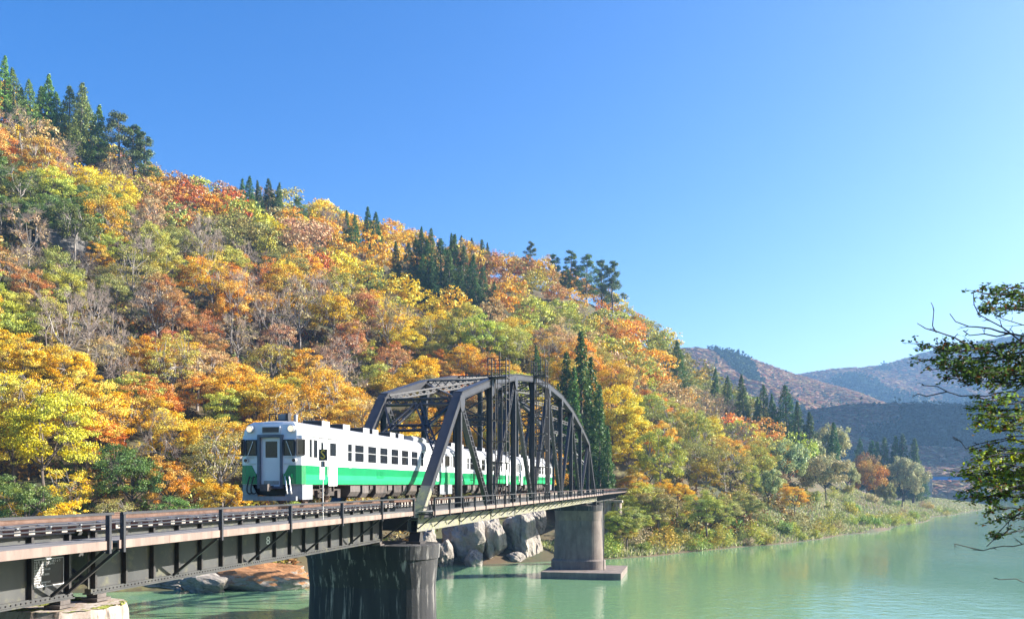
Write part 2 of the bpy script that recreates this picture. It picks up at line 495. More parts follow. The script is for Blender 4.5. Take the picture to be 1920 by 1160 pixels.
# cable pipes clipped along the sleeper ends of the near spans
cb = thing('cable_run', (4, -1.75, -.57), 'twin grey cable pipes on clips along the near walkway', 'cable run')
for dy, dz in ((-1.30, -.13), (-1.62, -.17)):
    mb = MB(); pts = [(4 + i * 1.0, dy + .012 * math.sin(i * 1.9), dz + .012 * math.sin(i * 2.3)) for i in range(40)]
    mb.pipe(pts, .032, 7); mb.build('pipe', M['steel'], cb)
cm = MB(); cm.bar((0, -1.22, -.125), (0, -1.70, -.17), .05, .03, (1, 0, 0)); cme = cm.mesh('clip', M['chrome'])
for i in range(36):
    o = link('clip', cme, cb); o.location = (4.4 + i * 1.06, 0, 0)

# whistle sign on its pole
sg = thing('signpost', (31.9, -2.62, -.57), 'black square sign with an amber S on a thin pole before the train', 'sign')
mb = MB(); mb.tube((31.9, -2.62, -.6), (31.9, -2.62, 1.83), .022); mb.build('pole', M['chrome'], sg)
mb = MB(); mb.box(31.89, 31.91, -2.80, -2.44, 1.82, 2.28); pn = mb.build('sign_plate', M['sign_black'], sg)
# the plate faces oncoming drivers (towards the camera along the track)
sgx = 31.887
link('letter', text_mesh('S', .52, M['yellow_mark'], lambda x, y, z: (sgx - z, -2.62 - x * 1.0, 2.05 + y)), pn)
mb = MB(); mb.box(31.89, 31.91, -2.70, -2.54, 1.56, 1.80); pn2 = mb.build('small_plate', M['under_grey'], sg)
link('letter', text_mesh('T', .2, M['sign_black'], lambda x, y, z: (sgx - z, -2.62 - x, 1.68 + y)), pn2)

# --- the truss
TU = [44 + 8.5 * k for k in range(11)]
ZT = {1: 6.80, 2: 8.65, 3: 10.05, 4: 10.9, 5: 11.15, 6: 10.9, 7: 10.05, 8: 8.65, 9: 6.80}   # top of the upper chord
ZL = -1.35
truss = thing('truss_bridge', (44, 0, -2.32), 'riveted dark steel arched through truss carrying the train', 'truss bridge')
YS = (-2.5, 2.5)
def laced(mb, mbl, p, q, y, gap, leg=.09, depth=.3, step=.5):
    """two channels lying in the truss plane, joined by crossed lacing bars on both faces"""
    p = Vector((p[0], y, p[1])); q = Vector((q[0], y, q[1])); d = (q - p); L = d.length; d.normalize()
    s = d.cross(Vector((0, 1, 0))).normalized() * (gap / 2)
    for e in (-1, 1): mb.bar(p + s * e, q + s * e, depth, leg, (0, 1, 0))
    n = max(2, int(L / step)); st = L / n
    for yy in (-depth / 2 + .005, depth / 2 - .005):
        o = Vector((0, yy, 0))
        for i in range(n):
            a = p + d * (i * st) + o; b = p + d * ((i + 1) * st) + o
            mbl.bar(a - s, b + s, .012, .06, (0, 1, 0))
            o2 = Vector((0, .014 if yy < 0 else -.014, 0))
            mbl.bar(a + s + o2, b - s + o2, .012, .06, (0, 1, 0))
def lat_strut(mb, mbl, p, q, gap, step=.55, thick=.10, up=(0, 0, 1)):
    """cross strut: two angle bars with X lacing between"""
    p = Vector(p); q = Vector(q); d = q - p; L = d.length; d.normalize()
    u_ = Vector(up); u_ = (u_ - d * u_.dot(d)).normalized() * (gap / 2)
    side = d.cross(u_).normalized()
    for e in (-1, 1): mb.bar(p + u_ * e, q + u_ * e, .16, thick, side)
    n = max(2, int(L / step)); st = L / n
    for i in range(n):
        a = p + d * (i * st); b = p + d * ((i + 1) * st)
        mbl.bar(a - u_, b + u_, .015, .065, side); mbl.bar(a + u_ + side * .02, b - u_ + side * .02, .015, .065, side)

for y in YS:
    near = y < 0
    # lower chord, panel by panel
    for k in range(10):
        mb = MB(); x0, x1 = TU[k] + (.004 if k else -.45), TU[k + 1] - (.004 if k < 9 else -.45)
        for e in (-1, 1): mb.box(x0, x1, y + e * .2 - .02, y + e * .2 + .02, -1.65, -1.05)
        mb.box(x0, x1, y - .26, y + .26, -1.67, -1.652); mb.box(x0, x1, y - .26, y + .26, -1.048, -1.03)
        mb.build('lower_chord', M['lichen_steel'] if near else M['steel'], truss)
    # end posts and upper chord
    pts = [(TU[0], -1.15)] + [(TU[k], ZT[k] - .29) for k in range(1, 10)] + [(TU[10], -1.15)]
    for k in range(10):
        a, b = pts[k], pts[k + 1]
        p = Vector((a[0], y, a[1])); q = Vector((b[0], y, b[1])); d = (q - p).normalized(); nrm = Vector((-d.z, 0, d.x))
        if nrm.z < 0: nrm = -nrm
        post = k in (0, 9)
        mb = MB()
        for e in (-1, 1): mb.bar(p + Vector((0, e * .24, 0)), q + Vector((0, e * .24, 0)), .03, .5, (0, 1, 0))
        mb.bar(p + nrm * .265, q + nrm * .265, .62, .028, (0, 1, 0))
        mb.bar(p - nrm * .255, q - nrm * .255, .5, .02, (0, 1, 0))
        o = mb.build('end_post' if post else 'upper_chord', M['steel'], truss)
        if near and k < 5 or post:
            rv = MB(); L = (q - p).length; m = int(L / .17)
            for i in range(m):
                c = p + d * ((i + .5) * L / m)
                for e in (-.2, .2):
                    r0 = c + nrm * e + Vector((0, -.258, 0)); rv.box(r0.x - .02, r0.x + .02, r0.y - .014, r0.y + .002, r0.z - .02, r0.z + .02)
                for e in (-.27, .27):
                    r0 = c + nrm * .279 + Vector((0, e, 0)); rv.box(r0.x - .02, r0.x + .02, r0.y - .02, r0.y + .02, r0.z, r0.z + .016)
            rv.build('rivets', M['steel_black'], o, kind='stuff')
        if post and near and k == 0:
            lm = MB(); q2 = p + d * 2.6
            lm.bar(p + nrm * .282, q2 + nrm * .282, .60, .004, (0, 1, 0)); 
            for e in (-1, 1): lm.bar(p + Vector((0, e * .2575, 0)), q2 + Vector((0, e * .2575, 0)), .003, .46, (0, 1, 0))
            lm.build('lichen_patch', M['lichen_steel'], o)
        if post and not near and k == 0:
            for f0, f1 in ((.34, .40), (.43, .46)):
                lm = MB(); lm.bar(p + d * (f0 * 11.2) + nrm * .283, p + d * (f1 * 11.2) + nrm * .283, .42, .006, (0, 1, 0)); lm.build('number_label', M['white_mark'], o)
    # gusset plates
    for k in range(0, 11):
        if k in ZT:
            g = MB(); zc = ZT[k] - .55
            poly = [(-.62, .22), (.62, .22), (.55, -.35), (.22, -.75), (-.22, -.75), (-.55, -.35)]
            sl = {1: .0}.get(k, 0)
            for e in (-1, 1): g.prism(poly, lambda p: (TU[k] + p[0], y + e * .262, zc + p[1]), lambda p: (TU[k] + p[0], y + e * .278, zc + p[1]))
            g.build('gusset_plate', M['steel'], truss)
        g = MB(); poly = [(-.7, -.3), (.7, -.3), (.5, .35), (.2, .7), (-.2, .7), (-.5, .35)]
        for e in (-1, 1): g.prism(poly, lambda p: (TU[k] + p[0], y + e * .264, ZL + p[1]), lambda p: (TU[k] + p[0], y + e * .28, ZL + p[1]))
        g.build('gusset_plate', M['steel'] if not near else M['lichen_steel'], truss)
    # verticals: H sections
    for k in range(1, 10):
        mb = MB(); z1 = ZT[k] - .5; w = .19 if k % 2 == 0 else .16
        x = TU[k]
        for e in (-1, 1): mb.box(x - w, x + w, y + e * .19 - .018, y + e * .19 + .018, -1.04, z1)
        mb.box(x - .012, x + .012, y - .17, y + .17, -1.04, z1)
        mb.build('vertical', M['steel'], truss)
    # laced diagonals
    for k in range(1, 9):
        a, b = ((TU[k], ZT[k] - .5), (TU[k + 1], ZL + .2)) if k % 2 else ((TU[k], ZL + .2), (TU[k + 1], ZT[k + 1] - .5))
        mb = MB(); ml = MB(); laced(mb, ml, a, b, y, .46 if k in (1, 2, 7, 8) else .40)
        o = mb.build('diagonal', M['steel'], truss)
        ml.build('lacing', M['steel'], o, kind='stuff')
# portals
for k0, k1 in ((0, 1), (10, 9)):
    def pp(f, y):
        return Vector((TU[k0] + (TU[k1] - TU[k0]) * f, y, -1.15 + (ZT[1] - .29 + 1.15) * f))
    T_ = pp(.985, 0); upv = (pp(1, 0) - pp(0, 0)).normalized()
    mb = MB(); ml = MB(); lat_strut(mb, ml, pp(.95, -2.3), pp(.95, 2.3), .62, up=upv); o = mb.build('portal_strut', M['steel'], truss); ml.build('lacing', M['steel'], o, kind='stuff')
    J = []
    for s in (-1, 1):
        a = pp(.93, 0); b = pp(.52, s * 2.28)
        mb = MB(); ml = MB(); lat_strut(mb, ml, a, b, .34, up=upv); o = mb.build('portal_brace', M['steel'], truss); ml.build('lacing', M['steel'], o, kind='stuff')
        j = a + (b - a) * .52; J.append(j)
        mb = MB(); mb.bar(pp(.93, s * 2.25), j, .14, .16, upv); mb.build('portal_brace', M['steel'], truss)
    mb = MB(); ml = MB(); lat_strut(mb, ml, J[0], J[1], .5, up=upv); o = mb.build('portal_strut', M['steel'], truss); ml.build('lacing', M['steel'], o, kind='stuff')
# sway frames and top laterals
for k in range(2, 9):
    x = TU[k]; zt = ZT[k] - .35
    mb = MB(); ml = MB(); lat_strut(mb, ml, (x, -2.3, zt), (x, 2.3, zt), .55); o = mb.build('sway_strut', M['steel'], truss); ml.build('lacing', M['steel'], o, kind='stuff')
    zb = max(zt - 3.2, 5.4)
    mb = MB(); ml = MB(); lat_strut(mb, ml, (x, -2.3, zb), (x, 2.3, zb), .36); o = mb.build('sway_strut', M['steel'], truss); ml.build('lacing', M['steel'], o, kind='stuff')
    for s in (-1, 1):
        mb = MB(); mb.bar((x + s * .05, -2.3 * s, zt - .3), (x + s * .05, 2.3 * s, zb + .2), .1, .1); mb.build('sway_brace', M['steel'], truss)
        mb = MB(); mb.bar((x, s * 2.3, zb - 1.5), (x, s * 1.0, zb - .18), .1, .1); mb.build('sway_brace', M['steel'], truss)
for k in range(1, 9):
    for s in (-1, 1):
        mb = MB(); ml = MB(); dz = -.28 - (.22 if s > 0 else 0)
        lat_strut(mb, ml, (TU[k] + .3, -2.25 * s, ZT[k] + dz), (TU[k + 1] - .3, 2.25 * s, ZT[k + 1] + dz), .3, step=.6, up=(1, 0, 0) if abs(s) > 2 else (0, 0, 1))
        o = mb.build('top_lateral', M['steel'], truss); ml.build('lacing', M['steel'], o, kind='stuff')
# floor system
for k in range(11):
    mb = MB(); x = TU[k]
    mb.box(x - .015, x + .015, -2.22, 2.22, -1.6, -.85); mb.box(x - .16, x + .16, -2.2, 2.2, -.85, -.82); mb.box(x - .16, x + .16, -2.2, 2.2, -1.63, -1.6)
    mb.build('floor_beam', M['steel'], truss)
for y in (-.8, .8):
    for k in range(10):
        mb = MB(); mb.box(TU[k] + .17, TU[k + 1] - .17, y - .012, y + .012, -1.15, -.42); mb.box(TU[k] + .01, TU[k + 1] - .01, y - .13, y + .13, -.42, -.385); mb.box(TU[k] + .17, TU[k + 1] - .17, y - .13, y + .13, -1.17, -1.15)
        mb.build('stringer', M['steel'], truss)
for k in range(10):
    for s in (-1, 1):
        mb = MB(); mb.bar((TU[k] + .3, -2.2 * s, -1.5 - .06 * s), (TU[k + 1] - .3, 2.2 * s, -1.5 - .06 * s), .1, .1); mb.build('bottom_lateral', M['steel'], truss)
for x in (44, 129):
    for y in YS:
        mb = MB(); mb.box(x - .5, x + .5, y - .4, y + .4, -2.34, -2.2); mb.prism([(-.35, 0), (.35, 0), (.18, .5), (-.18, .5)], lambda p: (x + p[0], y - .3, -2.2 + p[1]), lambda p: (x + p[0], y + .3, -2.2 + p[1]))
        mb.build('bearing', M['steel_black'], truss)

# caged inspection ladders standing outside the near truss plane
def ladder_cage(u, ztop, label):
    t = thing('ladder_cage', (u, -3.2, -.57), label, 'ladder cage', 'caged inspection ladders on the truss')
    y0, y1 = -2.80, -3.85
    for x in (u - .55, u + .55):
        for y in (y0, y1):
            mb = MB(); mb.tube((x, y, -.56), (x, y, ztop), .045, n=6); mb.build('upright', M['steel_black'], t)
    for y in (-3.15, -3.5):
        mb = MB(); mb.tube((u - .25, y, -.56), (u - .25, y, ztop - .9), .026, n=6); mb.build('ladder_stile', M['steel_black'], t)
    z = 0.0; rg = MB()
    while z < ztop - .9:
        rg.tube((u - .25, -3.15, z), (u - .25, -3.5, z), .013, n=5); z += .33
    rg.build('rungs', M['steel_black'], t, kind='stuff')
    z = .9
    while z < ztop - 1.4:
        mb = MB()
        for a, b in (((u - .55, y0), (u + .55, y0)), ((u + .55, y0), (u + .55, y1)), ((u + .55, y1), (u - .55, y1)), ((u - .55, y1), (u - .55, y0))):
            mb.tube((*a, z), (*b, z), .035, n=6)
        mb.build('hoop', M['steel_black'], t); z += 1.55
    mb = MB(); mb.box(u - .62, u + .62, y1 - .06, y0 + .30, ztop - 1.42, ztop - 1.34); mb.build('platform', M['steel_black'], t)
    for z in (ztop - .9, ztop - .45, ztop):
        mb = MB()
        for a, b in (((u - .6, y0 + .28), (u + .6, y0 + .28)), ((u + .6, y0 + .28), (u + .6, y1)), ((u + .6, y1), (u - .6, y1)), ((u - .6, y1), (u - .6, y0 + .28))):
            mb.tube((*a, z), (*b, z), .03, n=6)
        mb.build('basket_rail', M['steel_black'], t)
    for x in (u - .6, u + .6):
        mb = MB(); mb.tube((x, y0 + .28, ztop - 1.4), (x, y0 + .28, ztop), .04, n=6); mb.build('upright', M['steel_black'], t)
    mb = MB(); mb.tube((u - .6, -3.4, ztop - 1.4), (u - .6, -3.4, ztop + .45), .045, n=6); mb.build('mast', M['steel_black'], t)
    for z in (2.5, 5.5):
        mb = MB(); mb.bar((u, y0, z), (u, -2.7, z), .08, .08); mb.build('tie', M['steel_black'], t)
    return t
ladder_cage(61.0, 10.05, 'nearer caged inspection ladder with a basket above the truss top')
ladder_cage(78.0, 12.25, 'farther caged inspection ladder with a basket above the arch crown')

# ------------------------------------------------------------------ the train: three diesel railcars
def hood_profile(w=1.43):
    """half outline of body cross section from sill up to the roof crown: list of (y, z)"""
    p = [(w - .05, .87), (w, 1.05), (w, 2.86)]
    for i in range(1, 9):
        t = i / 8 * math.pi / 2
        p.append(((w - .02) * math.cos(t) ** .8 if i < 8 else 0.0, 2.90 + .66 * math.sin(t)))
    return p

def make_railcar(u0, label, detailed):
    L = 20.9
    t = thing('railcar', (u0, 0, 0), label, 'railcar', 'railcars of the train on the bridge')
    W = 1.43
    def ww(s, y):            # side window / door panels are set on the side plane, s = -1 camera side
        return s * y
    CH = .34                 # corner chamfer of the ends
    # ---- body shell with window openings: built per band so the panes are real openings
    wins = [(4.70, 5.22)] + [(5.55 + 1.66 * i, 5.55 + 1.66 * i + 1.15) for i in range(6)] + [(15.60, 16.12)]
    ZW0, ZW1 = 1.92, 2.77
    edges = [CH]
    for a, b in wins: edges += [a, b]
    edges.append(L - CH)
    for s in (-1, 1):
        body = MB()
        bands = [(.87, 1.28, 2), (1.28, 1.66, 1), (1.66, ZW0, 0)]
        yb = lambda z: W - .05 * max(0, (1.05 - z) / .18)
        for z0, z1, mi in bands:
            body.mi = mi
            rows = [[(u0 + CH, s * yb(z), z), (u0 + L - CH, s * yb(z), z)] for z in ([z0, 1.05, z1] if z0 < 1.05 < z1 else [z0, z1])]
            body.grid(rows)
        body.mi = 0
        for i in range(0, len(edges), 2):
            body.face([(u0 + edges[i], s * W, ZW0), (u0 + edges[i + 1], s * W, ZW0), (u0 + edges[i + 1], s * W, ZW1), (u0 + edges[i], s * W, ZW1)])
        body.face([(u0 + CH, s * W, ZW1), (u0 + L - CH, s * W, ZW1), (u0 + L - CH, s * W, 2.86), (u0 + CH, s * W, 2.86)])
        for a, b in wins:     # reveals
            for q in (((a, ZW0), (a, ZW1)), ((b, ZW0), (b, ZW1)), ((a, ZW0), (b, ZW0)), ((a, ZW1), (b, ZW1))):
                (xa, za), (xb, zb) = q
                body.face([(u0 + xa, s * W, za), (u0 + xb, s * W, zb), (u0 + xb, s * (W - .09), zb), (u0 + xa, s * (W - .09), za)])
        body.build('side_wall', [M['white_paint'], M['green_dark'], M['green_lit']], t)
        for a, b in wins:
            f = MB(); fw = .035; yo, yi = s * (W + .012), s * (W - .05)
            y0, y1 = min(yo, yi), max(yo, yi)
            f.box(u0 + a, u0 + a + fw, y0, y1, ZW0, ZW1); f.box(u0 + b - fw, u0 + b, y0, y1, ZW0, ZW1)
            f.box(u0 + a + fw, u0 + b - fw, y0, y1, ZW0, ZW0 + fw); f.box(u0 + a + fw, u0 + b - fw, y0, y1, ZW1 - fw, ZW1)
            f.box(u0 + a + fw, u0 + b - fw, y0 + .004, y1 - .004, 2.36, 2.40)
            fo = f.build('window', M['chrome'], t)
            for za, zb in ((ZW0 + fw, 2.36), (2.40, ZW1 - fw)):
                pn = MB(); yp = s * (W - (.035 if za < 2.2 else .02)); pn.box(u0 + a + fw, u0 + b - fw, yp - .004, yp + .004, za, zb); pn.build('pane', M['glass'], fo)
        # doors
        for d0, d1, nm in ((1.66, 2.16, 'crew_door'), (2.58, 3.5, 'passenger_door'), (L - 3.5, L - 2.58, 'passenger_door'), (L - 2.16, L - 1.66, 'crew_door')):
            low = .80 if nm == 'passenger_door' else 1.08
            d = MB(); y0, y1 = sorted((s * (W + .014), s * (W - .03)))
            wa, wb = d0 + .12, d1 - .12; za, zb = (1.95, 2.68) if nm == 'crew_door' else (2.12, 2.7)
            d.box(u0 + d0, u0 + wa, y0, y1, low, 2.84); d.box(u0 + wb, u0 + d1, y0, y1, low, 2.84); d.box(u0 + wa, u0 + wb, y0, y1, low, za); d.box(u0 + wa, u0 + wb, y0, y1, zb, 2.84)
            do = d.build(nm, M['white_paint'], t)
            pn = MB(); yp = s * (W + .0); pn.box(u0 + wa, u0 + wb, yp - .004 + s * .006, yp + .004 + s * .006, za, zb); pn.build('pane', M['glass'], do)
            g = MB()
            for x in (d0 - .025, d1): g.box(u0 + x, u0 + x + .025, min(s * (W + .008), s * W), max(s * (W + .008), s * W), low, 2.86)
            g.box(u0 + d0, u0 + d1, min(s * (W + .008), s * W), max(s * (W + .008), s * W), 2.842, 2.862)
            g.build('door_seal', M['rubber'], do)
            h = MB(); xh = d0 + .06; h.tube((u0 + xh, s * (W + .05), 1.3 if nm == 'crew_door' else 1.5), (u0 + xh, s * (W + .05), 1.9), .015, n=6); h.build('handle', M['chrome'], do)
        # cab side windows
        for a, b in ((.66, .90), (1.08, 1.44), (L - 1.44, L - 1.08), (L - .9, L - .66)):
            f = MB(); y0, y1 = sorted((s * (W + .012), s * (W - .02)))
            for q in ((a, a + .03, 2.0, 2.76), (b - .03, b, 2.0, 2.76), (a + .03, b - .03, 2.0, 2.03), (a + .03, b - .03, 2.73, 2.76)):
                f.box(u0 + q[0], u0 + q[1], y0, y1, q[2], q[3])
            fo = f.build('cab_side_window', M['rubber'], t)
            pn = MB(); pn.box(u0 + a + .03, u0 + b - .03, s * (W + .004) - .003, s * (W + .004) + .003, 2.03, 2.73); pn.build('pane', M['glass'], fo)
        # louvres, plates, gutter
        lv = MB()
        for z in range(7):
            for x in (8.45, 9.0):
                y0, y1 = sorted((s * (W + .002), s * (W + .016))); lv.box(u0 + x, u0 + x + .42, y0, y1, 1.18 + z * .055, 1.205 + z * .055)
        lv.build('louvre', M['green_dark'], t)
        gt = MB(); y0, y1 = sorted((s * (W - .005), s * (W + .045))); gt.box(u0 + .9, u0 + L - .9, y0, y1, 2.87, 2.90); gt.build('gutter', M['roof_paint'], t)
        for x, z, w_, h_ in ((3.75, 2.62, .5, .13), (4.85, 1.62, .32, .18)):
            y0, y1 = sorted((s * (W + .001), s * (W + .01))); q = MB(); q.box(u0 + x, u0 + x + w_, y0, y1, z, z + h_); q.build('side_plate', M['grey_skirt'], t)
        for x in (2.35, L - 2.45):
            q = MB(); q.tube((u0 + x, s * (W + .05), 1.2), (u0 + x, s * (W + .05), 2.1), .016, n=6); q.build('grab_rail', M['chrome'], t)
    # roof
    rf = MB(); prof = hood_profile(W)[2:]
    full = [(-y, z) for y, z in prof] + [(y, z) for y, z in reversed(prof[:-1])]
    rows = []
    for x, k, dz in ((.22, .86, -.10), (.5, .955, -.03), (1.0, 1.0, 0), (L - 1.0, 1.0, 0), (L - .5, .955, -.03), (L - .22, .86, -.10)):
        rows.append([(u0 + x, y * k if abs(y) < 1.42 else y * (k + (1 - k) * .35), z + (dz if z > 2.9 else 0)) for y, z in full])
    rf.grid(rows); rf.build('roof', M['roof_paint'], t, smooth=True)
    # interior floor and seats keep the windows from being see-through boxes
    q = MB(); q.box(u0 + .5, u0 + L - .5, -1.3, 1.3, 1.0, 1.08); fl = q.build('floor', M['under'], t)
    sm = MB(); sm.box(-.22, .22, -1.3, -.35, 1.09, 1.5); sm.box(-.06, .06, -1.3, -.35, 1.5, 2.15); sm.box(-.22, .22, .35, 1.3, 1.09, 1.5); sm.box(-.06, .06, .35, 1.3, 1.5, 2.15)
    sme = sm.mesh('seat_row', M['seat_blue'])
    for i in range(7):
        o = link('seat_row', sme, t); o.location = (u0 + 5.4 + i * 1.66, 0, 0)
    # ends
    for end in (0, 1):
        X = (lambda d: u0 + d) if end == 0 else (lambda d: u0 + L - d)
        fr = MB()
        CW = W - .30      # half width of flat front
        # lower front and chamfers
        def strip(z0, z1, mi, lean0=0, lean1=0):
            fr.mi = mi
            a = []
            for z, ln in ((z0, lean0), (z1, lean1)):
                row = [(X(CH), -W, z), (X(.14 + ln * .5), -W + .09, z), (X(.03 + ln), -CW, z), (X(ln), -.47, z)]
                a.append(row)
            fr.grid(a)
            fr.grid([[(p[0], -p[1], p[2]) for p in r] for r in a])
        strip(.87, 1.28, 0); strip(1.28, 1.66, 0); strip(1.66, 2.02, 0); strip(2.02, 2.74, 0, 0, .05); strip(2.74, 2.88, 0, .05, .07)
        # brow: rounded up to the roof
        fr.mi = 0
        rows = []
        for z, ln, kk in ((2.88, .07, 1), (3.12, .10, .985), (3.36, .15, .9), (3.47, .24, .8)):
            yw = {2.88: W, 3.12: W * .975, 3.36: W * .86, 3.47: W * .70}[z]
            rows.append([(X(CH + .02 + ln * .3), -yw, z), (X(.16 + ln), -yw + .10, z), (X(.03 + ln), -CW * kk, z), (X(ln), -.47, z), (X(ln), .47, z), (X(.03 + ln), CW * kk, z), (X(.16 + ln), yw - .10, z), (X(CH + .02 + ln * .3), yw, z)])
        fr.grid(rows)
        bow = fr.build('cab_front', [M['white_paint']], t)
        ap = MB(); ap.grid([rows[-1], [(X(.42), p[1] * .97, max(2.9 + .66 * math.sqrt(max(0, 1 - (p[1] / W) ** 2)) - .03, 3.47)) for p in rows[-1]]]); ap.build('brow_top', M['white_paint'], t)
        # recessed gangway door and its surround
        g = MB(); g.box(min(X(-.06), X(.35)), max(X(-.06), X(.35)), -.56, -.46, .78, 2.82); g.box(min(X(-.06), X(.35)), max(X(-.06), X(.35)), .46, .56, .78, 2.82); g.box(min(X(-.06), X(.35)), max(X(-.06), X(.35)), -.56, .56, 2.82, 2.93); g.box(min(X(-.06), X(.35)), max(X(-.06), X(.35)), -.56, .56, .70, .78)
        g.build('gangway_surround', M['surround'], t)
        d = MB(); xa, xb = sorted((X(.10), X(.14)))
        d.box(xa, xb, -.459, -.27, .79, 2.81); d.box(xa, xb, .27, .459, .79, 2.81); d.box(xa, xb, -.27, .27, .79, 1.98); d.box(xa, xb, -.27, .27, 2.66, 2.81)
        do = d.build('gangway_door', M['white_paint'], t)
        xp = X(.12); pn = MB(); pn.box(xp - .004, xp + .004, -.27, .27, 1.98, 2.66); pn.build('pane', M['glass'], do)
        pn = MB(); xa2, xb2 = sorted((X(.085), X(.098))); pn.box(xa2, xb2, -.34, .34, .86, 1.02); pn.build('number_plate', M['sleeper_end'], do)
        # windscreens: flat pane, thick rubber gasket, wiper; corner quarter light
        for s in (-1, 1):
            y0, y1 = sorted((s * .60, s * (CW - .03)))
            xg = lambda d_: X(d_ + .03)
            f = MB(); fw = .045
            for q in ((y0, y0 + fw, 2.06, 2.72), (y1 - fw, y1, 2.06, 2.72), (y0 + fw, y1 - fw, 2.06, 2.06 + fw), (y0 + fw, y1 - fw, 2.72 - fw, 2.72)):
                xa, xb = sorted((X(-.035), X(.06))); f.box(xa, xb, q[0], q[1], q[2], q[3])
            fo = f.build('windscreen', M['rubber'], t)
            xa = X(-.012); pn = MB(); pn.box(xa - .005, xa + .005, y0 + fw, y1 - fw, 2.06 + fw, 2.72 - fw); pn.build('pane', M['windscreen'], fo)
            wp = MB(); wp.bar((X(-.05), s * .75, 2.66), (X(-.055), s * 1.0, 2.02), .02, .02); wp.build('wiper', M['chrome'], fo)
            # quarter light across the chamfer
            qa, qb = (X(.035), s * (CW + .03)), (X(.27), s * (W - .045))
            d_ = Vector((qb[0] - qa[0], qb[1] - qa[1], 0)); L_ = d_.length; d_.normalize(); nn = Vector((d_.y, -d_.x, 0))
            if nn.y * s < 0: nn = -nn
            off = nn * .045
            P = lambda a, z, e=0: Vector((qa[0], qa[1], z)) + d_ * (a * L_) + off + nn * e
            f = MB()
            for (a0, z0, a1, z1) in ((0, 2.08, 0, 2.72), (1, 2.08, 1, 2.72), (0, 2.08, 1, 2.08), (0, 2.72, 1, 2.72)):
                f.bar(P(a0, z0, .01), P(a1, z1, .01), .05, .05, nn)
            fo = f.build('quarter_light', M['rubber'], t)
            pn = MB(); pn.quadbox([P(0, 2.1), P(1, 2.1), P(1, 2.1, .012), P(0, 2.1, .012), P(0, 2.7), P(1, 2.7), P(1, 2.7, .012), P(0, 2.7, .012)]); pn.build('pane', M['windscreen'], fo)
            # green panels, slanting towards the door
            gp = MB(); xo = -.008
            gp.mi = 0
            poly = [(s * .585, .88), (s * (CW + .005), .88), (s * (CW + .005), 1.66), (s * .84, 1.66), (s * .585, 1.2)]
            gp.prism(poly, lambda p: (X(xo + .0 if abs(p[0]) < CW else xo + .03), p[0], p[1]), lambda p: (X(.02 if abs(p[0]) < CW else .05), p[0], p[1]))
            poly2 = [(CW + .005, .03), (W - .09, .14), (W, CH)]
            for (ya, xa_), (yb_, xb_) in zip(poly2[:-1], poly2[1:]):
                gp.face([(X(xa_ - .012), s * (ya + .006), .88), (X(xb_ - .012), s * (yb_ + .006), .88), (X(xb_ - .012), s * (yb_ + .006), 1.66), (X(xa_ - .012), s * (ya + .006), 1.66)])
            gp.build('green_panel', M['green_dark'], t)
            # lamps
            hl = MB(); hl.tube((X(.2), s * .93, 3.17), (X(-.04), s * .93, 3.17), .15, .15, 16); ho = hl.build('headlight', M['chrome'], t)
            hl = MB(); hl.tube((X(-.041), s * .93, 3.17), (X(-.055), s * .93, 3.17), .125, .10, 16); hl.build('lens', M['lamp_glass'], ho)
            tl = MB(); tl.tube((X(.06), s * 1.08, 1.86), (X(-.07), s * 1.08, 1.86), .105, .095, 14); to = tl.build('tail_lamp', M['chrome'], t)
            tl = MB(); tl.tube((X(-.071), s * 1.08, 1.86), (X(-.08), s * 1.08, 1.86), .075, .07, 12); tl.build('lens', M['tail_red'], to)
            hr = MB(); hr.tube((X(-.05), s * .62, 1.72), (X(-.05), s * .95, 1.72), .015, n=6); hr.tube((X(-.05), s * .7, 1.98), (X(-.05), s * 1.05, 1.98), .015, n=6); hr.build('hand_hold', M['chrome'], t)
            # jumper cables
            jb = MB(); xa, xb = sorted((X(-.06), X(.05))); jb.box(xa, xb, min(s * .62, s * 1.0), max(s * .62, s * 1.0), 1.16, 1.32); jb.build('jumper_box', M['green_dark'], t)
            for yy in (.70, .88):
                pts = [(X(-.08 - .16 * math.sin(i / 8 * math.pi)), s * (yy + .10 * math.sin(i / 8 * math.pi * 1.0)) - (.12 * (i / 8)), 1.2 - .72 * math.sin(i / 8 * math.pi * .62)) for i in range(9)]
                jc = MB(); jc.pipe(pts, .03, 6); jc.build('jumper_cable', M['chrome'] if s < 0 else M['rubber'], t)
        # destination box
        db = MB(); xa, xb = sorted((X(.03), X(.2))); db.box(xa, xb, -.42, .42, 2.99, 3.27); do = db.build('destination_box', M['white_paint'], t)
        db = MB(); xa, xb = sorted((X(.018), X(.029))); db.box(xa, xb, -.37, .37, 3.02, 3.24); db.build('screen', M['destination'], do)
        # plough / pilot with opening and coupler
        sk = MB()
        for s in (-1, 1):
            poly = [(s * 1.30, .24), (s * .85, .24), (s * .62, .40), (s * .86, .86), (s * 1.30, .86)]
            sk.prism(poly, lambda p: (X(.08 + (.10 if abs(p[0]) > 1.2 else 0)), p[0], p[1]), lambda p: (X(.14 + (.10 if abs(p[0]) > 1.2 else 0)), p[0], p[1]))
            a, b = sorted((X(.18), X(1.15))); sk.box(a, b, min(s * 1.30, s * 1.35), max(s * 1.30, s * 1.35), .24, .86)
        a, b = sorted((X(-.10), X(.05))); sk.box(a, b, -1.2, 1.2, .20, .38)
        sk.build('snow_plough', M['grey_skirt'], t)
        cp = MB(); a, b = sorted((X(-.42), X(.6))); cp.box(a, b, -.11, .11, .78 - .12, .78 + .04); a, b = sorted((X(-.55), X(-.3))); cp.box(a, b, -.17, .17, .60, .88); cp.build('coupler', M['under_grey'], t)
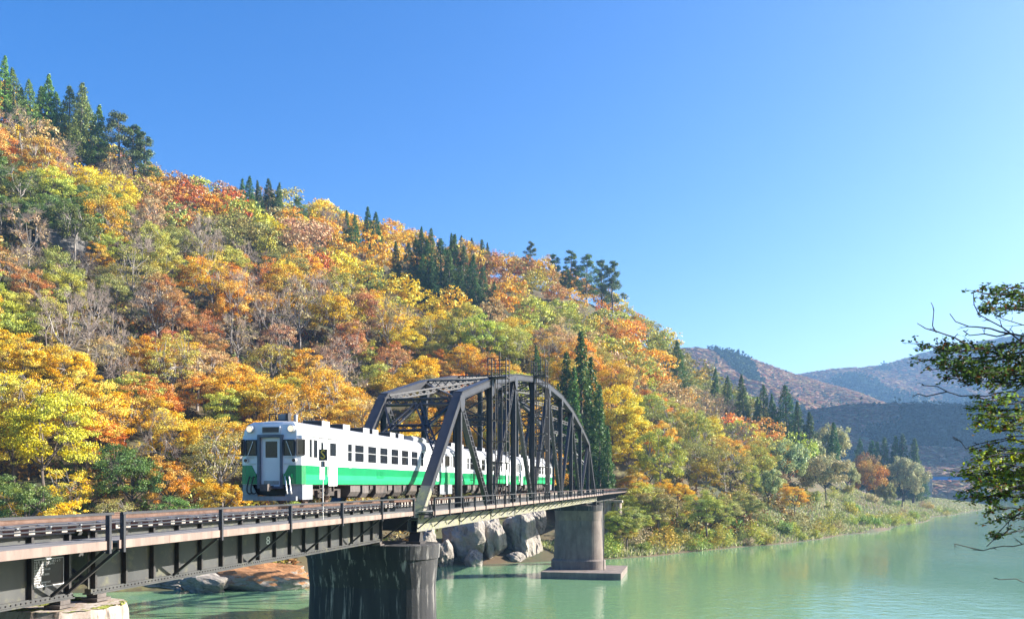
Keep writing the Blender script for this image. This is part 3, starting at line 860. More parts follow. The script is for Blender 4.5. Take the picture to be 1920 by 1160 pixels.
        bb = MB(); a, b = sorted((X(.3), X(.4))); bb.box(a, b, -1.25, 1.25, .42, .86); bb.build('buffer_beam', M['rubber'], t)
    # roof equipment
    q = MB(); q.box(u0 + .75, u0 + 1.35, -.45, .15, 3.5, 3.58); q.box(u0 + .8, u0 + 1.05, -.40, -.28, 3.58, 3.85); q.box(u0 + .78, u0 + .84, .1, .5, 3.83, 3.87); q.tube((u0 + .8, .45, 3.5), (u0 + .8, .45, 3.84), .03); q.tube((u0 + .8, .15, 3.5), (u0 + .8, .15, 3.84), .03); q.build('roof_antenna', M['steel_black'], t)
    q = MB(); q.box(u0 + .9, u0 + 1.35, -.25, .12, 3.58, 3.86); q.tube((u0 + 1.6, -.35, 3.5), (u0 + 1.6, -.35, 3.88), .09, n=10); q.build('exhaust_box', M['grey_skirt'], t)
    for x in (4.0, 6.4, 9.0, 10.3, 13.0, 14.4):
        q = MB(); q.box(u0 + x, u0 + x + .85, -.48, .48, 3.44, 3.80); v = q.build('roof_ventilator', M['roof_paint'], t)
        q = MB(); q.box(u0 + x - .02, u0 + x - .002, -.46, .46, 3.48, 3.78); q.build('grille', M['rubber'], v)
    q = MB()
    oct_ = [(-.95, 3.36), (.95, 3.36), (.98, 3.6), (.8, 3.74), (-.8, 3.74), (-.98, 3.6)]
    q.prism(oct_, lambda p: (u0 + 15.6, p[0], p[1]), lambda p: (u0 + 18.1, p[0], p[1])); q.build('cooling_unit', M['grey_skirt'], t)
    # underfloor
    for x0, x1, z0, mat in ((5.4, 6.6, .30, 'under_grey'), (6.9, 7.7, .22, 'under_grey'), (7.9, 8.3, .42, 'under'), (8.7, 10.3, .20, 'under'), (10.5, 11.1, .35, 'under_grey'), (11.4, 12.6, .22, 'under'), (12.9, 13.6, .30, 'under_grey'), (13.8, 15.3, .26, 'under')):
        q = MB(); q.prism([(-1.28, .82), (-1.28, z0 + .22), (-1.12, z0), (1.12, z0), (1.28, z0 + .22), (1.28, .82)], lambda p: (u0 + x0, p[0], p[1]), lambda p: (u0 + x1, p[0], p[1])); q.build('equipment_box', M[mat], t)
    q = MB(); q.box(u0 + .5, u0 + L - .5, -1.3, 1.3, .82, .87); q.build('underframe', M['under'], t)
    for cx in (3.1, L - 3.1):
        fr = MB()
        for s in (-1, 1):
            fr.prism([(-1.55, .42), (-1.55, .66), (-.75, .66), (-.5, .50), (.5, .50), (.75, .66), (1.55, .66), (1.55, .42), (.7, .36), (-.7, .36)], lambda p: (u0 + cx + p[0], s * .98, p[1]), lambda p: (u0 + cx + p[0], s * 1.1, p[1]))
            for wx in (-1.05, 1.05):
                fr.box(u0 + cx + wx - .16, u0 + cx + wx + .16, min(s * 1.1, s * 1.24), max(s * 1.1, s * 1.24), .26, .60)
            fr.tube((u0 + cx, s * 1.12, .48), (u0 + cx, s * 1.12, .84), .2, .2, 12)
            fr.tube((u0 + cx - .5, s * 1.2, .55), (u0 + cx - .5, s * 1.2, .85), .05, .05, 8); fr.tube((u0 + cx + .5, s * 1.2, .55), (u0 + cx + .5, s * 1.2, .85), .05, .05, 8)
        bo = fr.build('bogie', M['under'], t)
        for wx in (-1.05, 1.05):
            for s in (-1, 1):
                wl = MB(); wl.tube((u0 + cx + wx, s * .50, .43), (u0 + cx + wx, s * .60, .43), .43, .42, 20); wl.tube((u0 + cx + wx, s * .60, .43), (u0 + cx + wx, s * .66, .43), .18, .16, 12); wl.build('wheel', M['rail'], bo)
    for s in (-1, 1):
        for cx in (1.9, L - 2.0):
            q = MB()
            for a in (0, .28): q.box(u0 + cx + a, u0 + cx + a + .03, s * 1.30 - .02, s * 1.30 + .02, .25, .86)
            for z in (.3, .5, .68): q.box(u0 + cx + .03, u0 + cx + .28, s * 1.30 - .03, s * 1.30 + .03, z, z + .025)
            q.build('step_ladder', M['under_grey'], t)
    return t

M['surround'] = surf('dark gangway rubber', (.10, .12, .16), (.06, .07, .09), 3, .5)
M['seat_blue'] = surf('blue moquette', (.03, .06, .14), (.02, .04, .10), 3, .9)
M['destination'] = surf('brown destination screen', (.07, .045, .035), (.05, .03, .025), 4, .3)
M['tail_red'] = surf('tail lamp lens', (.05, .012, .012), (.03, .01, .01), 4, .15)
def screen_mat():
    m, nt, out = new_mat('windscreen glass')
    b = N(nt, "BsdfPrincipled"); b.inputs['Base Color'].default_value = (.015, .016, .017, 1); b.inputs['Roughness'].default_value = .05
    nt.links.new(b.outputs[0], out.inputs[0]); return m
M['windscreen'] = screen_mat()
b_ = M['lamp_glass'].node_tree.nodes.get('Principled BSDF')
b_.inputs['Emission Color'].default_value = (1, .72, .5, 1); b_.inputs['Emission Strength'].default_value = .35
U_T = 32.5
make_railcar(U_T, 'white and green front railcar with gangway door and round headlights', True)
make_railcar(U_T + 21.4, 'white and green middle railcar behind the truss diagonals', False)
make_railcar(U_T + 42.8, 'white and green rear railcar deepest inside the truss', False)

# ------------------------------------------------------------------ land, river, mountains
def px(x, y, Y):
    """a point seen at photo pixel (x, y) at depth Y"""
    return ((x - 960) / 1600 * Y, Y, EYE + (907.5 - y) / 1600 * Y)

SHORE = [(-300, 66), (-220, 80), (-130, 96), (-75, 105), (-55, 108), (-40, 112), (-28, 122), (-13, 143), (4, 150), (16, 155), (25, 159), (32, 167), (60, 192), (95, 235), (131, 283), (200, 381), (297, 520), (320, 640)]
RIDGE = [(-300, 300, 150), (-180, 300, 140)] + [((x - 960) / 1600 * Y, Y, EYE + t * Y) for x, Y, t in
         ((200, 318, .352), (400, 340, .308), (560, 350, .293), (700, 355, .268), (900, 370, .236), (1050, 378, .224), (1130, 380, .207), (1200, 375, .170), (1280, 365, .115), (1380, 350, .070), (1450, 338, .042), (1560, 330, .008))]
CP = []
for (x0, y0), (x1, y1) in zip(SHORE[:-1], SHORE[1:]):
    L = math.hypot(x1 - x0, y1 - y0); n = max(1, int(L / 40))
    nx, ny = (y1 - y0) / L, -(x1 - x0) / L      # towards the river
    for i in range(n):
        f = i / n; x = x0 + (x1 - x0) * f; y = y0 + (y1 - y0) * f
        CP += [(x, y, 0.3), (x + nx * 14, y + ny * 14, -5.0), (x + nx * 50, y + ny * 50, -9), (x + nx * 110, y + ny * 110, -10)]
        if x > 15:
            CP += [(x - nx * 16, y - ny * 16, 3.2 if x < 70 else 2.6)]
CP += RIDGE
def shore_y(x):
    return float(np.interp(x, [p[0] for p in SHORE], [p[1] for p in SHORE]))
for (x, y, z) in RIDGE:
    c = x / y                                    # foot of the slope below this ridge point, straight towards the valley
    for Y in range(60, 400):
        if Y >= shore_y(c * Y): break
    for f, g in ((.22, .19), (.45, .43), (.7, .70)):
        Yf = Y + (y - Y) * f
        CP.append((c * Yf, Yf, .5 + (z - .5) * g))
    CP.append((x * 1.25, y * 1.25, z * 1.04)); CP.append((x * 1.7, y * 1.7, z * .9))
CP += [(140, 330, 7), (180, 420, 7), (230, 470, 5), (150, 480, 10), (240, 560, 6), (120, 420, 14), (150, 620, 12), (280, 640, 4)]
CP = np.array(CP, float)
def tps_fit(P):
    n = len(P); A = P[:, :2] / 100; d = np.linalg.norm(A[:, None] - A[None], axis=2)
    K = np.where(d > 0, d * d * np.log(d + 1e-12), 0) + np.eye(n) * .02
    Q = np.hstack([np.ones((n, 1)), A]); Z = np.zeros((3, 3))
    S = np.vstack([np.hstack([K, Q]), np.hstack([Q.T, Z])])
    return np.linalg.solve(S, np.concatenate([P[:, 2], [0, 0, 0]]))
TW = tps_fit(CP)
def tps(X, Y):
    q = np.stack([np.ravel(X), np.ravel(Y)], 1) / 100; A = CP[:, :2] / 100
    d = np.linalg.norm(q[:, None] - A[None], axis=2)
    K = np.where(d > 0, d * d * np.log(d + 1e-12), 0)
    return (K @ TW[:len(CP)] + TW[-3] + q @ TW[-2:]).reshape(np.shape(X))
def vnoise(X, Y, seed, cell):
    r = np.random.RandomState(seed); T = r.rand(64, 64)
    gx = np.asarray(X) / cell + 500; gy = np.asarray(Y) / cell + 500
    ix = np.floor(gx).astype(int); iy = np.floor(gy).astype(int); fx = gx - ix; fy = gy - iy
    fx = fx * fx * (3 - 2 * fx); fy = fy * fy * (3 - 2 * fy)
    g = lambda a, b: T[a % 64, b % 64]
    return (g(ix, iy) * (1 - fx) + g(ix + 1, iy) * fx) * (1 - fy) + (g(ix, iy + 1) * (1 - fx) + g(ix + 1, iy + 1) * fx) * fy - .5
GX = np.arange(-420, 421, 4.0); GY = np.arange(50, 661, 4.0)
XX, YY = np.meshgrid(GX, GY)
ZZ = tps(XX, YY)
rough = np.clip((ZZ - 4) / 20, 0, 1)
ZZ = ZZ + rough * (vnoise(XX, YY, 1, 45) * 9 + vnoise(XX, YY, 2, 19) * 4) + np.clip(ZZ, 0, 1) * vnoise(XX, YY, 3, 8) * 1.0
ZZ = np.maximum(ZZ, -10)
def ground_z(x, y):
    fx = np.clip((np.asarray(x) - GX[0]) / 4, 0, len(GX) - 1.001); fy = np.clip((np.asarray(y) - GY[0]) / 4, 0, len(GY) - 1.001)
    ix = fx.astype(int); iy = fy.astype(int); fx = fx - ix; fy = fy - iy
    return (ZZ[iy, ix] * (1 - fx) + ZZ[iy, ix + 1] * fx) * (1 - fy) + (ZZ[iy + 1, ix] * (1 - fx) + ZZ[iy + 1, ix + 1] * fx) * fy
def hit(x, y):
    """where the sight line through a photo pixel meets the hillside"""
    Y = np.arange(70, 600, .5); X = (x - 960) / 1600 * Y; Z = EYE + (907.5 - y) / 1600 * Y
    k = np.nonzero(Z < ground_z(X, Y))[0]
    i = k[0] if len(k) else len(Y) - 1
    return X[i], Y[i], float(ground_z(X[i], Y[i])), bool(len(k))

def grid_mesh(name, X, Y, Z, mat):
    h, w = X.shape
    me = bpy.data.meshes.new(name)
    V = np.stack([X.ravel(), Y.ravel(), Z.ravel()], 1)
    i = np.arange(h * w).reshape(h, w)
    F = np.stack([i[:-1, :-1].ravel(), i[:-1, 1:].ravel(), i[1:, 1:].ravel(), i[1:, :-1].ravel()], 1)
    me.from_pydata(V.tolist(), [], F.tolist()); me.materials.append(mat)
    me.polygons.foreach_set('use_smooth', [True] * len(me.polygons)); me.update()
    return me

M['forest_floor'] = surf('leaf litter slope', (.10, .065, .03), (.045, .05, .018), .06, .95, lo=.4, hi=.6, bump=.8, bscale=1.2, col3=(.16, .15, .05), scale3=.25, lo3=.55, hi3=.7)
tag(link('hillside', grid_mesh('hillside', XX, YY, ZZ, M['forest_floor'])), 'steep wooded hillside above the far bank', kind='structure')

def water_mat():
    m, nt, out = new_mat('jade river water')
    b = N(nt, "BsdfPrincipled")
    c = mixcol(nt, ramp(nt, noise(nt, .012, 3, .5, (1, 1, 1)), [(.35, 0.), (.65, 1.)]), (.12, .235, .12), (.14, .26, .14))
    nt.links.new(c, b.inputs['Base Color'])
    b.inputs['Roughness'].default_value = .07; b.inputs['IOR'].default_value = 1.333
    bp = N(nt, "Bump"); bp.inputs['Strength'].default_value = .38; bp.inputs['Distance'].default_value = .25
    n1 = noise(nt, .55, 4, .6, (1, 1.0, 1)); n2 = noise(nt, .06, 3, .5, (1, .6, 1))
    ad = N(nt, "Math", operation='MULTIPLY_ADD'); nt.links.new(n2, ad.inputs[0]); ad.inputs[1].default_value = 2.5; nt.links.new(n1, ad.inputs[2])
    nt.links.new(ramp(nt, noise(nt, .02, 3, .55, (1, .5, 1)), [(.38, .10), (.62, .36)]), bp.inputs['Strength']); nt.links.new(ad.outputs[0], bp.inputs['Height']); nt.links.new(bp.outputs[0], b.inputs['Normal'])
    nt.links.new(b.outputs[0], out.inputs[0]); return m
M['water'] = water_mat()
mb = MB(); mb.grid([[(-2000, -400, 0), (3000, -400, 0)], [(-2000, 4200, 0), (3000, 4200, 0)]])
tag(mb.build('river_water', M['water'], fix=False), 'calm jade green river', kind='structure')

# bank the photographer stands on, just below the frame
gx = np.arange(-26, 261, 3.0); gy = np.arange(-120, 34, 3.0); A, B = np.meshgrid(gx, gy)
edge = np.interp(A, [-26, -8, 10, 40, 120, 260], [2, 5, 10, 16, 40, 90])
C = np.clip(11.9 - np.clip(B - edge + 6, 0, 40) * .85 - np.clip(-8 - A, 0, 20) * .9, -6, 13) + vnoise(A, B, 8, 7) * .8
tag(link('near_bank', grid_mesh('near_bank', A, B, C, M['forest_floor'])), 'near river bank under the foreground tree', kind='structure')

# far mountains
M['far_slope'] = surf('autumn slope far off', (.25, .16, .09), (.12, .10, .05), .012, .95)
def mountain(name, label, prof, Y0, Y1, Yb, seed, amp, x_pad=400):
    """prof: list of (pixel x, pixel y) of the crest at depth Y1; foot at depth Y0, back at Yb"""
    cx = np.array([(x - 960) / 1600 * Y1 for x, y in prof]); cz = np.array([EYE + (907.5 - y) / 1600 * Y1 for x, y in prof])
    xs = np.arange(cx[0], cx[-1], (Y1) / 90); ys = np.linspace(0, 1, 46)
    X, T = np.meshgrid(xs, ys)
    crest = np.interp(X, cx, cz)
    bend = vnoise(X, X * 0, seed, 260) * (Y1 - Y0) * .35
    Yp = np.where(T < .7, Y0 + (Y1 - Y0) * T / .7 + bend * (T / .7), Y1 + bend + (Yb - Y1) * (T - .7) / .3)
    s = np.where(T < .7, (T / .7) ** .9, 1 - (T - .7) / .3)
    Z = -6 + (crest + 6) * s + (vnoise(X + Yp * .6, Yp * .3, seed + 1, 170) * 1.6 + vnoise(X, Yp, seed + 2, 70) * .6) * amp * np.sin(np.clip(s, 0, 1) * math.pi) 
    o = link(name, grid_mesh(name, X, Yp, Z, M['far_slope']))
    tag(o, label, kind='structure')
    return X, Yp, Z
M1 = mountain('sunlit_mountain', 'sunlit pink brown mountain beyond the river bend', [(900, 720), (1150, 690), (1290, 668), (1400, 674), (1450, 684), (1520, 702), (1600, 730), (1680, 772), (1760, 817), (1860, 860), (1960, 905)], 1000, 1450, 1900, 11, 42)
M2 = mountain('hazy_mountain', 'hazy blue mountain at the back', [(1100, 760), (1400, 730), (1545, 702), (1600, 698), (1650, 692), (1700, 678), (1750, 662), (1820, 650), (1950, 630), (2150, 610), (2500, 640), (2900, 700)], 1550, 2050, 2700, 21, 50)
M3 = mountain('shaded_hill', 'low shaded hill behind the blue bridge', [(1300, 795), (1420, 795), (1530, 778), (1600, 768), (1700, 766), (1800, 770), (1900, 758), (1990, 680), (2100, 480), (2400, 170), (2900, 120)], 690, 960, 1300, 31, 16)  # unseen crest right of the frame raised to shade the visible slope

# ------------------------------------------------------------------ foliage
def leaf_material(name, use_attr, transl=.2):
    m, nt, out = new_mat(name)
    if use_attr:
        a = N(nt, "Attribute"); a.attribute_name = 'col'; base = a.outputs['Color']
    else:
        a = N(nt, "ObjectInfo"); base = a.outputs['Color']
    r = N(nt, "Attribute"); r.attribute_name = 'r'
    c = N(nt, "Attribute"); c.attribute_name = 'c'
    def madd(src, mul, add):
        n = N(nt, "Math", operation='MULTIPLY_ADD'); nt.links.new(src, n.inputs[0]); n.inputs[1].default_value = mul; n.inputs[2].default_value = add; return n.outputs[0]
    hs = N(nt, "HueSaturation")
    nt.links.new(base, hs.inputs['Color'])
    nt.links.new(madd(c.outputs['Fac'], .06, .475), hs.inputs['Hue'])
    nt.links.new(madd(r.outputs['Fac'], .9, .55), hs.inputs['Value'])
    nt.links.new(madd(c.outputs['Fac'], -.25, 1.15), hs.inputs['Saturation'])
    d = N(nt, "BsdfDiffuse"); t = N(nt, "BsdfTranslucent"); g = N(nt, "BsdfGlossy"); g.inputs['Roughness'].default_value = .45
    nt.links.new(hs.outputs[0], d.inputs[0]); nt.links.new(hs.outputs[0], t.inputs[0])
    mx = N(nt, "MixShader"); mx.inputs[0].default_value = transl
    nt.links.new(d.outputs[0], mx.inputs[1]); nt.links.new(t.outputs[0], mx.inputs[2])
    m2 = N(nt, "MixShader"); m2.inputs[0].default_value = .025
    nt.links.new(mx.outputs[0], m2.inputs[1]); nt.links.new(g.outputs[0], m2.inputs[2])
    nt.links.new(m2.outputs[0], out.inputs[0])
    return m
M['leaf'] = leaf_material('foliage', False)
M['leaf_mass'] = leaf_material('massed foliage', True)
M['leaf_near'] = leaf_material('near foliage', True, .45)
M['bark'] = surf('bark', (.16, .125, .10), (.07, .055, .045), 2, .9, stretch=(1, 1, .3))
M['bark_pale'] = surf('pale bark', (.32, .285, .25), (.16, .135, .12), 1.5, .9, stretch=(1, 1, .3))
M['bark_dark'] = surf('dark bark', (.045, .036, .03), (.02, .017, .015), 6, .9)
M['twig'] = surf('grey twigs', (.30, .24, .195), (.19, .145, .115), .8, .9)

def leaves(rs, C, R, n, size, aspect=.7, out_bias=.6, up_bias=.35, center=None, droop=0.0):
    """C: clump centres (k,3); R: clump radii (k,3); n leaves per clump -> verts (N*4,3), r, c"""
    C = np.asarray(C, float); R = np.asarray(R, float); k = len(C)
    cnt = np.full(k, n) if np.isscalar(n) else np.asarray(n)
    idx = np.repeat(np.arange(k), cnt); m = len(idx)
    d = rs.normal(size=(m, 3)); d /= np.linalg.norm(d, axis=1)[:, None] + 1e-9
    rad = rs.rand(m) ** .45
    P = C[idx] + d * rad[:, None] * R[idx]
    if center is None: center = C.mean(0)
    o = P - center; o /= np.linalg.norm(o, axis=1)[:, None] + 1e-9
    nrm = rs.normal(size=(m, 3)) * .75 + d * out_bias + o * .35 + np.array([0, 0, up_bias])
    nrm /= np.linalg.norm(nrm, axis=1)[:, None] + 1e-9
    t = rs.normal(size=(m, 3)); t[:, 2] -= droop
    t -= nrm * (t * nrm).sum(1)[:, None]; t /= np.linalg.norm(t, axis=1)[:, None] + 1e-9
    b = np.cross(nrm, t)
    s = (size * (.65 + .7 * rs.rand(m)))[:, None] * .5
    V = np.stack([P - t * s, P + b * s * aspect, P + t * s, P - b * s * aspect], 1).reshape(-1, 3)
    return V, rs.rand(m), np.clip(rs.rand(k)[idx] * .8 + rs.rand(m) * .2, 0, 1)

def quad_mesh(name, V, r, c, mat, col=None):
    n = len(V) // 4
    me = bpy.data.meshes.new(name)
    me.vertices.add(len(V)); me.vertices.foreach_set('co', np.ascontiguousarray(V, np.float32).ravel())
    me.loops.add(n * 4); me.loops.foreach_set('vertex_index', np.arange(n * 4, dtype=np.int32))
    me.polygons.add(n); me.polygons.foreach_set('loop_start', np.arange(0, n * 4, 4, dtype=np.int32))
    for nm, a in (('r', r), ('c', c)):
        at = me.attributes.new(nm, 'FLOAT', 'FACE'); at.data.foreach_set('value', np.asarray(a, np.float32))
    if col is not None:
        at = me.attributes.new('col', 'FLOAT_COLOR', 'FACE'); at.data.foreach_set('color', np.hstack([col, np.ones((n, 1))]).astype(np.float32).ravel())
    me.materials.append(mat); me.update(); me.validate()
    return me

def curve_tube(mb, pts, r0, r1, n=5):
    k = len(pts) - 1
    for i in range(k):
        a = r0 + (r1 - r0) * i / k; b = r0 + (r1 - r0) * (i + 1) / k
        mb.tube(pts[i], pts[i + 1], a, b, n, caps=False)

def broadleaf(seed, H, W, nclump=52, nleaf=125, size=.42, flat=.55, bark='bark', fork=.34, top=.62, zr=.40):
    """returns trunk mesh, crown mesh, and the crown's raw arrays"""
    rs = np.random.RandomState(seed); rnd = random.Random(seed)
    mb = MB(); tips = []
    cz = H * top
    lobes = rs.normal(size=(5, 3)); lobes /= np.linalg.norm(lobes, axis=1)[:, None]
    for i in range(nclump):
        while True:
            d = rs.normal(size=3); d /= np.linalg.norm(d)
            if d[2] > -.62: break
        f = .48 + .52 * rs.rand() ** .6
        f *= .66 + .5 * max(0, float((lobes @ d).max())) ** 2
        tips.append(np.array([d[0] * f * W / 2, d[1] * f * W / 2, cz + d[2] * f * H * zr]))
    lean = (rnd.uniform(-.06, .06), rnd.uniform(-.06, .06))
    tr = [(lean[0] * z + .12 * math.sin(z * .7 + seed), lean[1] * z + .12 * math.cos(z * .6 + seed), z) for z in np.linspace(-1.0, H * .62, 8)]
    curve_tube(mb, tr, H * .019, H * .006, 7)
    heads = []
    for i in range(7):
        a = 2 * math.pi * (i + rnd.random() * .6) / 7; zz = H * (fork + .10 * rnd.random())
        h = Vector((math.cos(a) * W * .22, math.sin(a) * W * .22, cz + H * rnd.uniform(-.12, .14)))
        s = Vector((lean[0] * zz, lean[1] * zz, zz)); m = (s + h) / 2 + Vector((math.cos(a), math.sin(a), 0)) * W * .05
        curve_tube(mb, [s, m, h], H * .009, H * .005, 5); heads.append(h)
    for t in tips:
        t = Vector(t); h = min(heads, key=lambda q: (q - t).length); m = (h + t) / 2 + Vector((0, 0, .25))
        curve_tube(mb, [h, m, t], H * .0042, H * .0015, 4)
    trunk = mb.mesh('trunk', M[bark])
    rr = W * (.06 + .065 * rs.rand(len(tips)))
    R = np.stack([rr, rr, rr * flat], 1)
    cnt = (nleaf * (rr / rr.mean()) ** 2 * (.55 + .9 * rs.rand(len(tips)))).astype(int)
    V, r, c = leaves(rs, tips, R, cnt, size, center=np.array([0, 0, cz - H * .1]))
    return trunk, quad_mesh('crown', V, r, c, M['leaf']), (V, r, c), tips

def bare(seed, H, W, leafy=0):
    rs = np.random.RandomState(seed); rnd = random.Random(seed)
    trunk, crown, raw, tips = broadleaf(seed, H, W, 40, max(leafy, 3), .40, bark='bark_pale', fork=.30)
    mb = MB()
    for t in tips:
        t = Vector(t); o = (t - Vector((0, 0, H * .4))).normalized()
        for i in range(9):
            d = (o * .8 + Vector(rs.normal(size=3)) * .55 + Vector((0, 0, .35))).normalized(); L = rnd.uniform(.9, 2.2)
            q = t + d * L; mb.tube(t, q, .035, .014, 3, caps=False)
            for j in range(4):
                f = rnd.uniform(.3, .95); p = t + (q - t) * f
                d2 = (d + Vector(rs.normal(size=3)) * .6).normalized(); mb.tube(p, p + d2 * rnd.uniform(.4, 1.1), .02, .009, 3, caps=False)
    twigs = mb.mesh('twigs', M['twig'])
    return trunk, twigs, (crown if leafy else None)

def cedar(seed, H, W, n=7500, size=.42):
    rs = np.random.RandomState(seed); k = int(H * 13)
    t = (np.arange(k) + rs.rand(k)) / k; z = H * (.08 + .92 * t)
    a = rs.rand(k) * 2 * math.pi
    prof = np.minimum((1 - t) * 1.25, 1) ** .8 * (.75 + .25 * np.minimum(t * 6, 1))
    side = .86 + .2 * np.sin(a + seed) + .1 * np.sin(t * 17 + seed); rad = W / 2 * prof * (.58 + .48 * rs.rand(k)) * .85 * side
    C = np.stack([np.cos(a) * rad, np.sin(a) * rad, z - rad * .12], 1)
    rr = (W * .085) * (.55 + .55 * prof) * (.8 + .5 * rs.rand(k))
    R = np.stack([rr, rr, rr * 1.0], 1)
    cnt = np.maximum(4, (n * rr ** 2 / (rr ** 2).sum()).astype(int))
    V, r, c = leaves(rs, C, R, cnt, size, aspect=.5, out_bias=.8, up_bias=.3, center=np.array([0, 0, H * .4]), droop=1.2)
    mb = MB(); mb.tube((0, 0, -1), (0, 0, H * .97), H * .016, .04, 7)
    for i in range(0, k, 3): mb.tube((0, 0, float(C[i, 2]) - .3), C[i], .05, .02, 3, caps=False)
    return mb.mesh('trunk', M['bark']), quad_mesh('crown', V, r, c, M['leaf']), (V, r, c)

def pine(seed, H, W):
    rs = np.random.RandomState(seed); C = []; Rr = []
    mb = MB(); rnd = random.Random(seed)
    tr = [(.2 * math.sin(z * .3 + seed), .2 * math.cos(z * .27), z) for z in np.linspace(-1, H * .97, 9)]
    curve_tube(mb, tr, H * .02, .06, 7)
    for i in range(46):
        t = .2 + .8 * (i + rs.rand()) / 46; z = H * t; a = rs.rand() * 6.283; rad = W / 2 * (1.05 - t) ** .55 * (.5 + .6 * rs.rand())
        p = np.array([math.cos(a) * rad, math.sin(a) * rad, z + rad * .12]); C.append(p); q = W * (.10 + .06 * rs.rand()) * (1.2 - .4 * t); Rr.append((q, q, q * .55))
        mb.tube((0, 0, z - rad * .25), p, .09, .03, 4, caps=False)
    V, r, c = leaves(rs, C, Rr, 150, .44, aspect=.45, up_bias=.6)
    return mb.mesh('trunk', M['bark']), quad_mesh('crown', V, r, c, M['leaf']), (V, r, c)

def bush(seed, W, H, n, size, aspect=.45, droop=0.0, k=16):
    rs = np.random.RandomState(seed)
    d = rs.normal(size=(k, 3)); d /= np.linalg.norm(d, axis=1)[:, None]; d[:, 2] = np.abs(d[:, 2])
    C = d * np.array([W / 2, W / 2, H]) * (.35 + .5 * rs.rand(k))[:, None] + np.array([0, 0, H * .12])
    rr = W * (.14 + .10 * rs.rand(k)); R = np.stack([rr, rr, rr * .8], 1)
    V, r, c = leaves(rs, C, R, n // k, size, aspect=aspect, center=np.array([0, 0, 0.]), droop=droop)
    mb = MB()
    for q in C: mb.tube((0, 0, -.3), q, .045, .015, 3, caps=False)
    return mb.mesh('stems', M['bark']), quad_mesh('foliage', V, r, c, M['leaf']), (V, r, c)

PAL = {'golden': (.66, .38, .045), 'yellow': (.70, .49, .05), 'yellow-green': (.43, .41, .075), 'orange': (.64, .31, .065), 'rust': (.48, .235, .09), 'red': (.54, .18, .055),
       'brown': (.42, .25, .115), 'olive': (.30, .28, .08), 'tan': (.48, .32, .16), 'green': (.14, .19, .045)}
# what colour the photograph's crowns have where: (pixel x, pixel y, colour)
ANCH = [(30, 210, 'golden'), (60, 270, 'brown'), (130, 255, 'red'), (195, 265, 'red'), (150, 300, 'orange'), (50, 330, 'orange'), (120, 345, 'yellow'), (250, 300, 'rust'), (330, 290, 'orange'),
        (280, 350, 'brown'), (380, 320, 'golden'), (60, 400, 'green'), (150, 400, 'green'), (20, 470, 'tan'), (40, 540, 'rust'), (400, 390, 'red'), (480, 380, 'tan'), (590, 400, 'yellow'), (625, 430, 'golden'),
        (550, 420, 'tan'), (330, 410, 'rust'), (420, 450, 'olive'), (250, 480, 'olive'), (300, 520, 'yellow-green'), (150, 520, 'olive'), (100, 480, 'green'), (200, 590, 'olive'), (540, 500, 'red'), (520, 540, 'orange'),
        (680, 480, 'golden'), (740, 430, 'orange'), (700, 540, 'yellow'), (790, 570, 'yellow'), (840, 600, 'yellow'), (740, 620, 'yellow'), (600, 560, 'rust'), (480, 560, 'orange'), (420, 640, 'orange'), (320, 620, 'rust'),
        (350, 560, 'golden'), (520, 640, 'tan'), (620, 640, 'rust'), (120, 620, 'yellow-green'), (40, 730, 'yellow'), (40, 800, 'yellow'), (200, 720, 'tan'), (250, 760, 'orange'), (300, 740, 'yellow-green'),
        (380, 700, 'rust'), (350, 850, 'golden'), (250, 870, 'orange'), (60, 880, 'yellow'), (170, 900, 'green'), (420, 880, 'golden'), (600, 740, 'golden'), (560, 700, 'olive'), (660, 760, 'golden'), (480, 740, 'yellow-green'),
        (830, 690, 'orange'), (880, 660, 'yellow-green'), (940, 630, 'tan'), (960, 520, 'rust'), (1000, 550, 'rust'), (930, 490, 'golden'), (1060, 580, 'yellow-green'), (1110, 600, 'orange'), (1160, 550, 'golden'),
        (1200, 600, 'red'), (1230, 590, 'golden'), (1270, 640, 'orange'), (1140, 690, 'red'), (1180, 740, 'orange'), (1190, 800, 'golden'), (1000, 620, 'yellow-green'), (1060, 650, 'tan'), (1120, 640, 'yellow-green'),
        (1230, 700, 'orange'), (1290, 720, 'olive'), (1260, 790, 'tan'), (1330, 760, 'tan'), (1360, 790, 'orange'), (1310, 850, 'yellow-green'), (1370, 860, 'golden'), (1420, 800, 'olive'), (1240, 860, 'golden'),
        (1180, 850, 'yellow'), (1350, 720, 'yellow-green'), (1280, 880, 'olive'), (1420, 850, 'yellow-green')]
ANCW = []
for ax, ay, ac in ANCH:
    X_, Y_, Z_, ok = hit(ax, ay + 38)
    ANCW.append((X_, Y_, ac))
AXY = np.array([(a, b) for a, b, _ in ANCW]); ANAME = [c for _, _, c in ANCW]

def project(x, y, z):
    return 960 + 1600 * x / y, 907.5 - 1600 * (z - EYE) / y

VB = [broadleaf(100 + i, H, W, nc, nl, sz, fl, bark, fork, top, zr) for i, (H, W, nc, nl, sz, fl, bark, fork, top, zr) in enumerate((
    (16, 14, 104, 125, .28, .50, 'bark', .34, .60, .37), (14, 15, 108, 120, .28, .42, 'bark', .30, .58, .36), (18, 12, 96, 125, .28, .60, 'bark_pale', .40, .62, .37), (13, 13, 90, 125, .28, .38, 'bark', .28, .58, .38),
    (17, 15, 112, 115, .28, .50, 'bark_pale', .38, .60, .36), (15, 12, 88, 115, .28, .55, 'bark_pale', .36, .60, .38), (12, 11, 80, 140, .26, .50, 'bark', .26, .57, .41)))]
VN = [broadleaf(120 + i, H, W, 120, 150, .23, fl, bark, .30, .58, .38) for i, (H, W, fl, bark) in enumerate(((15, 14, .42, 'bark'), (14, 12, .5, 'bark_pale'), (16, 13, .45, 'bark'), (12, 12, .4, 'bark')))]      # nearest trees, finer leaves
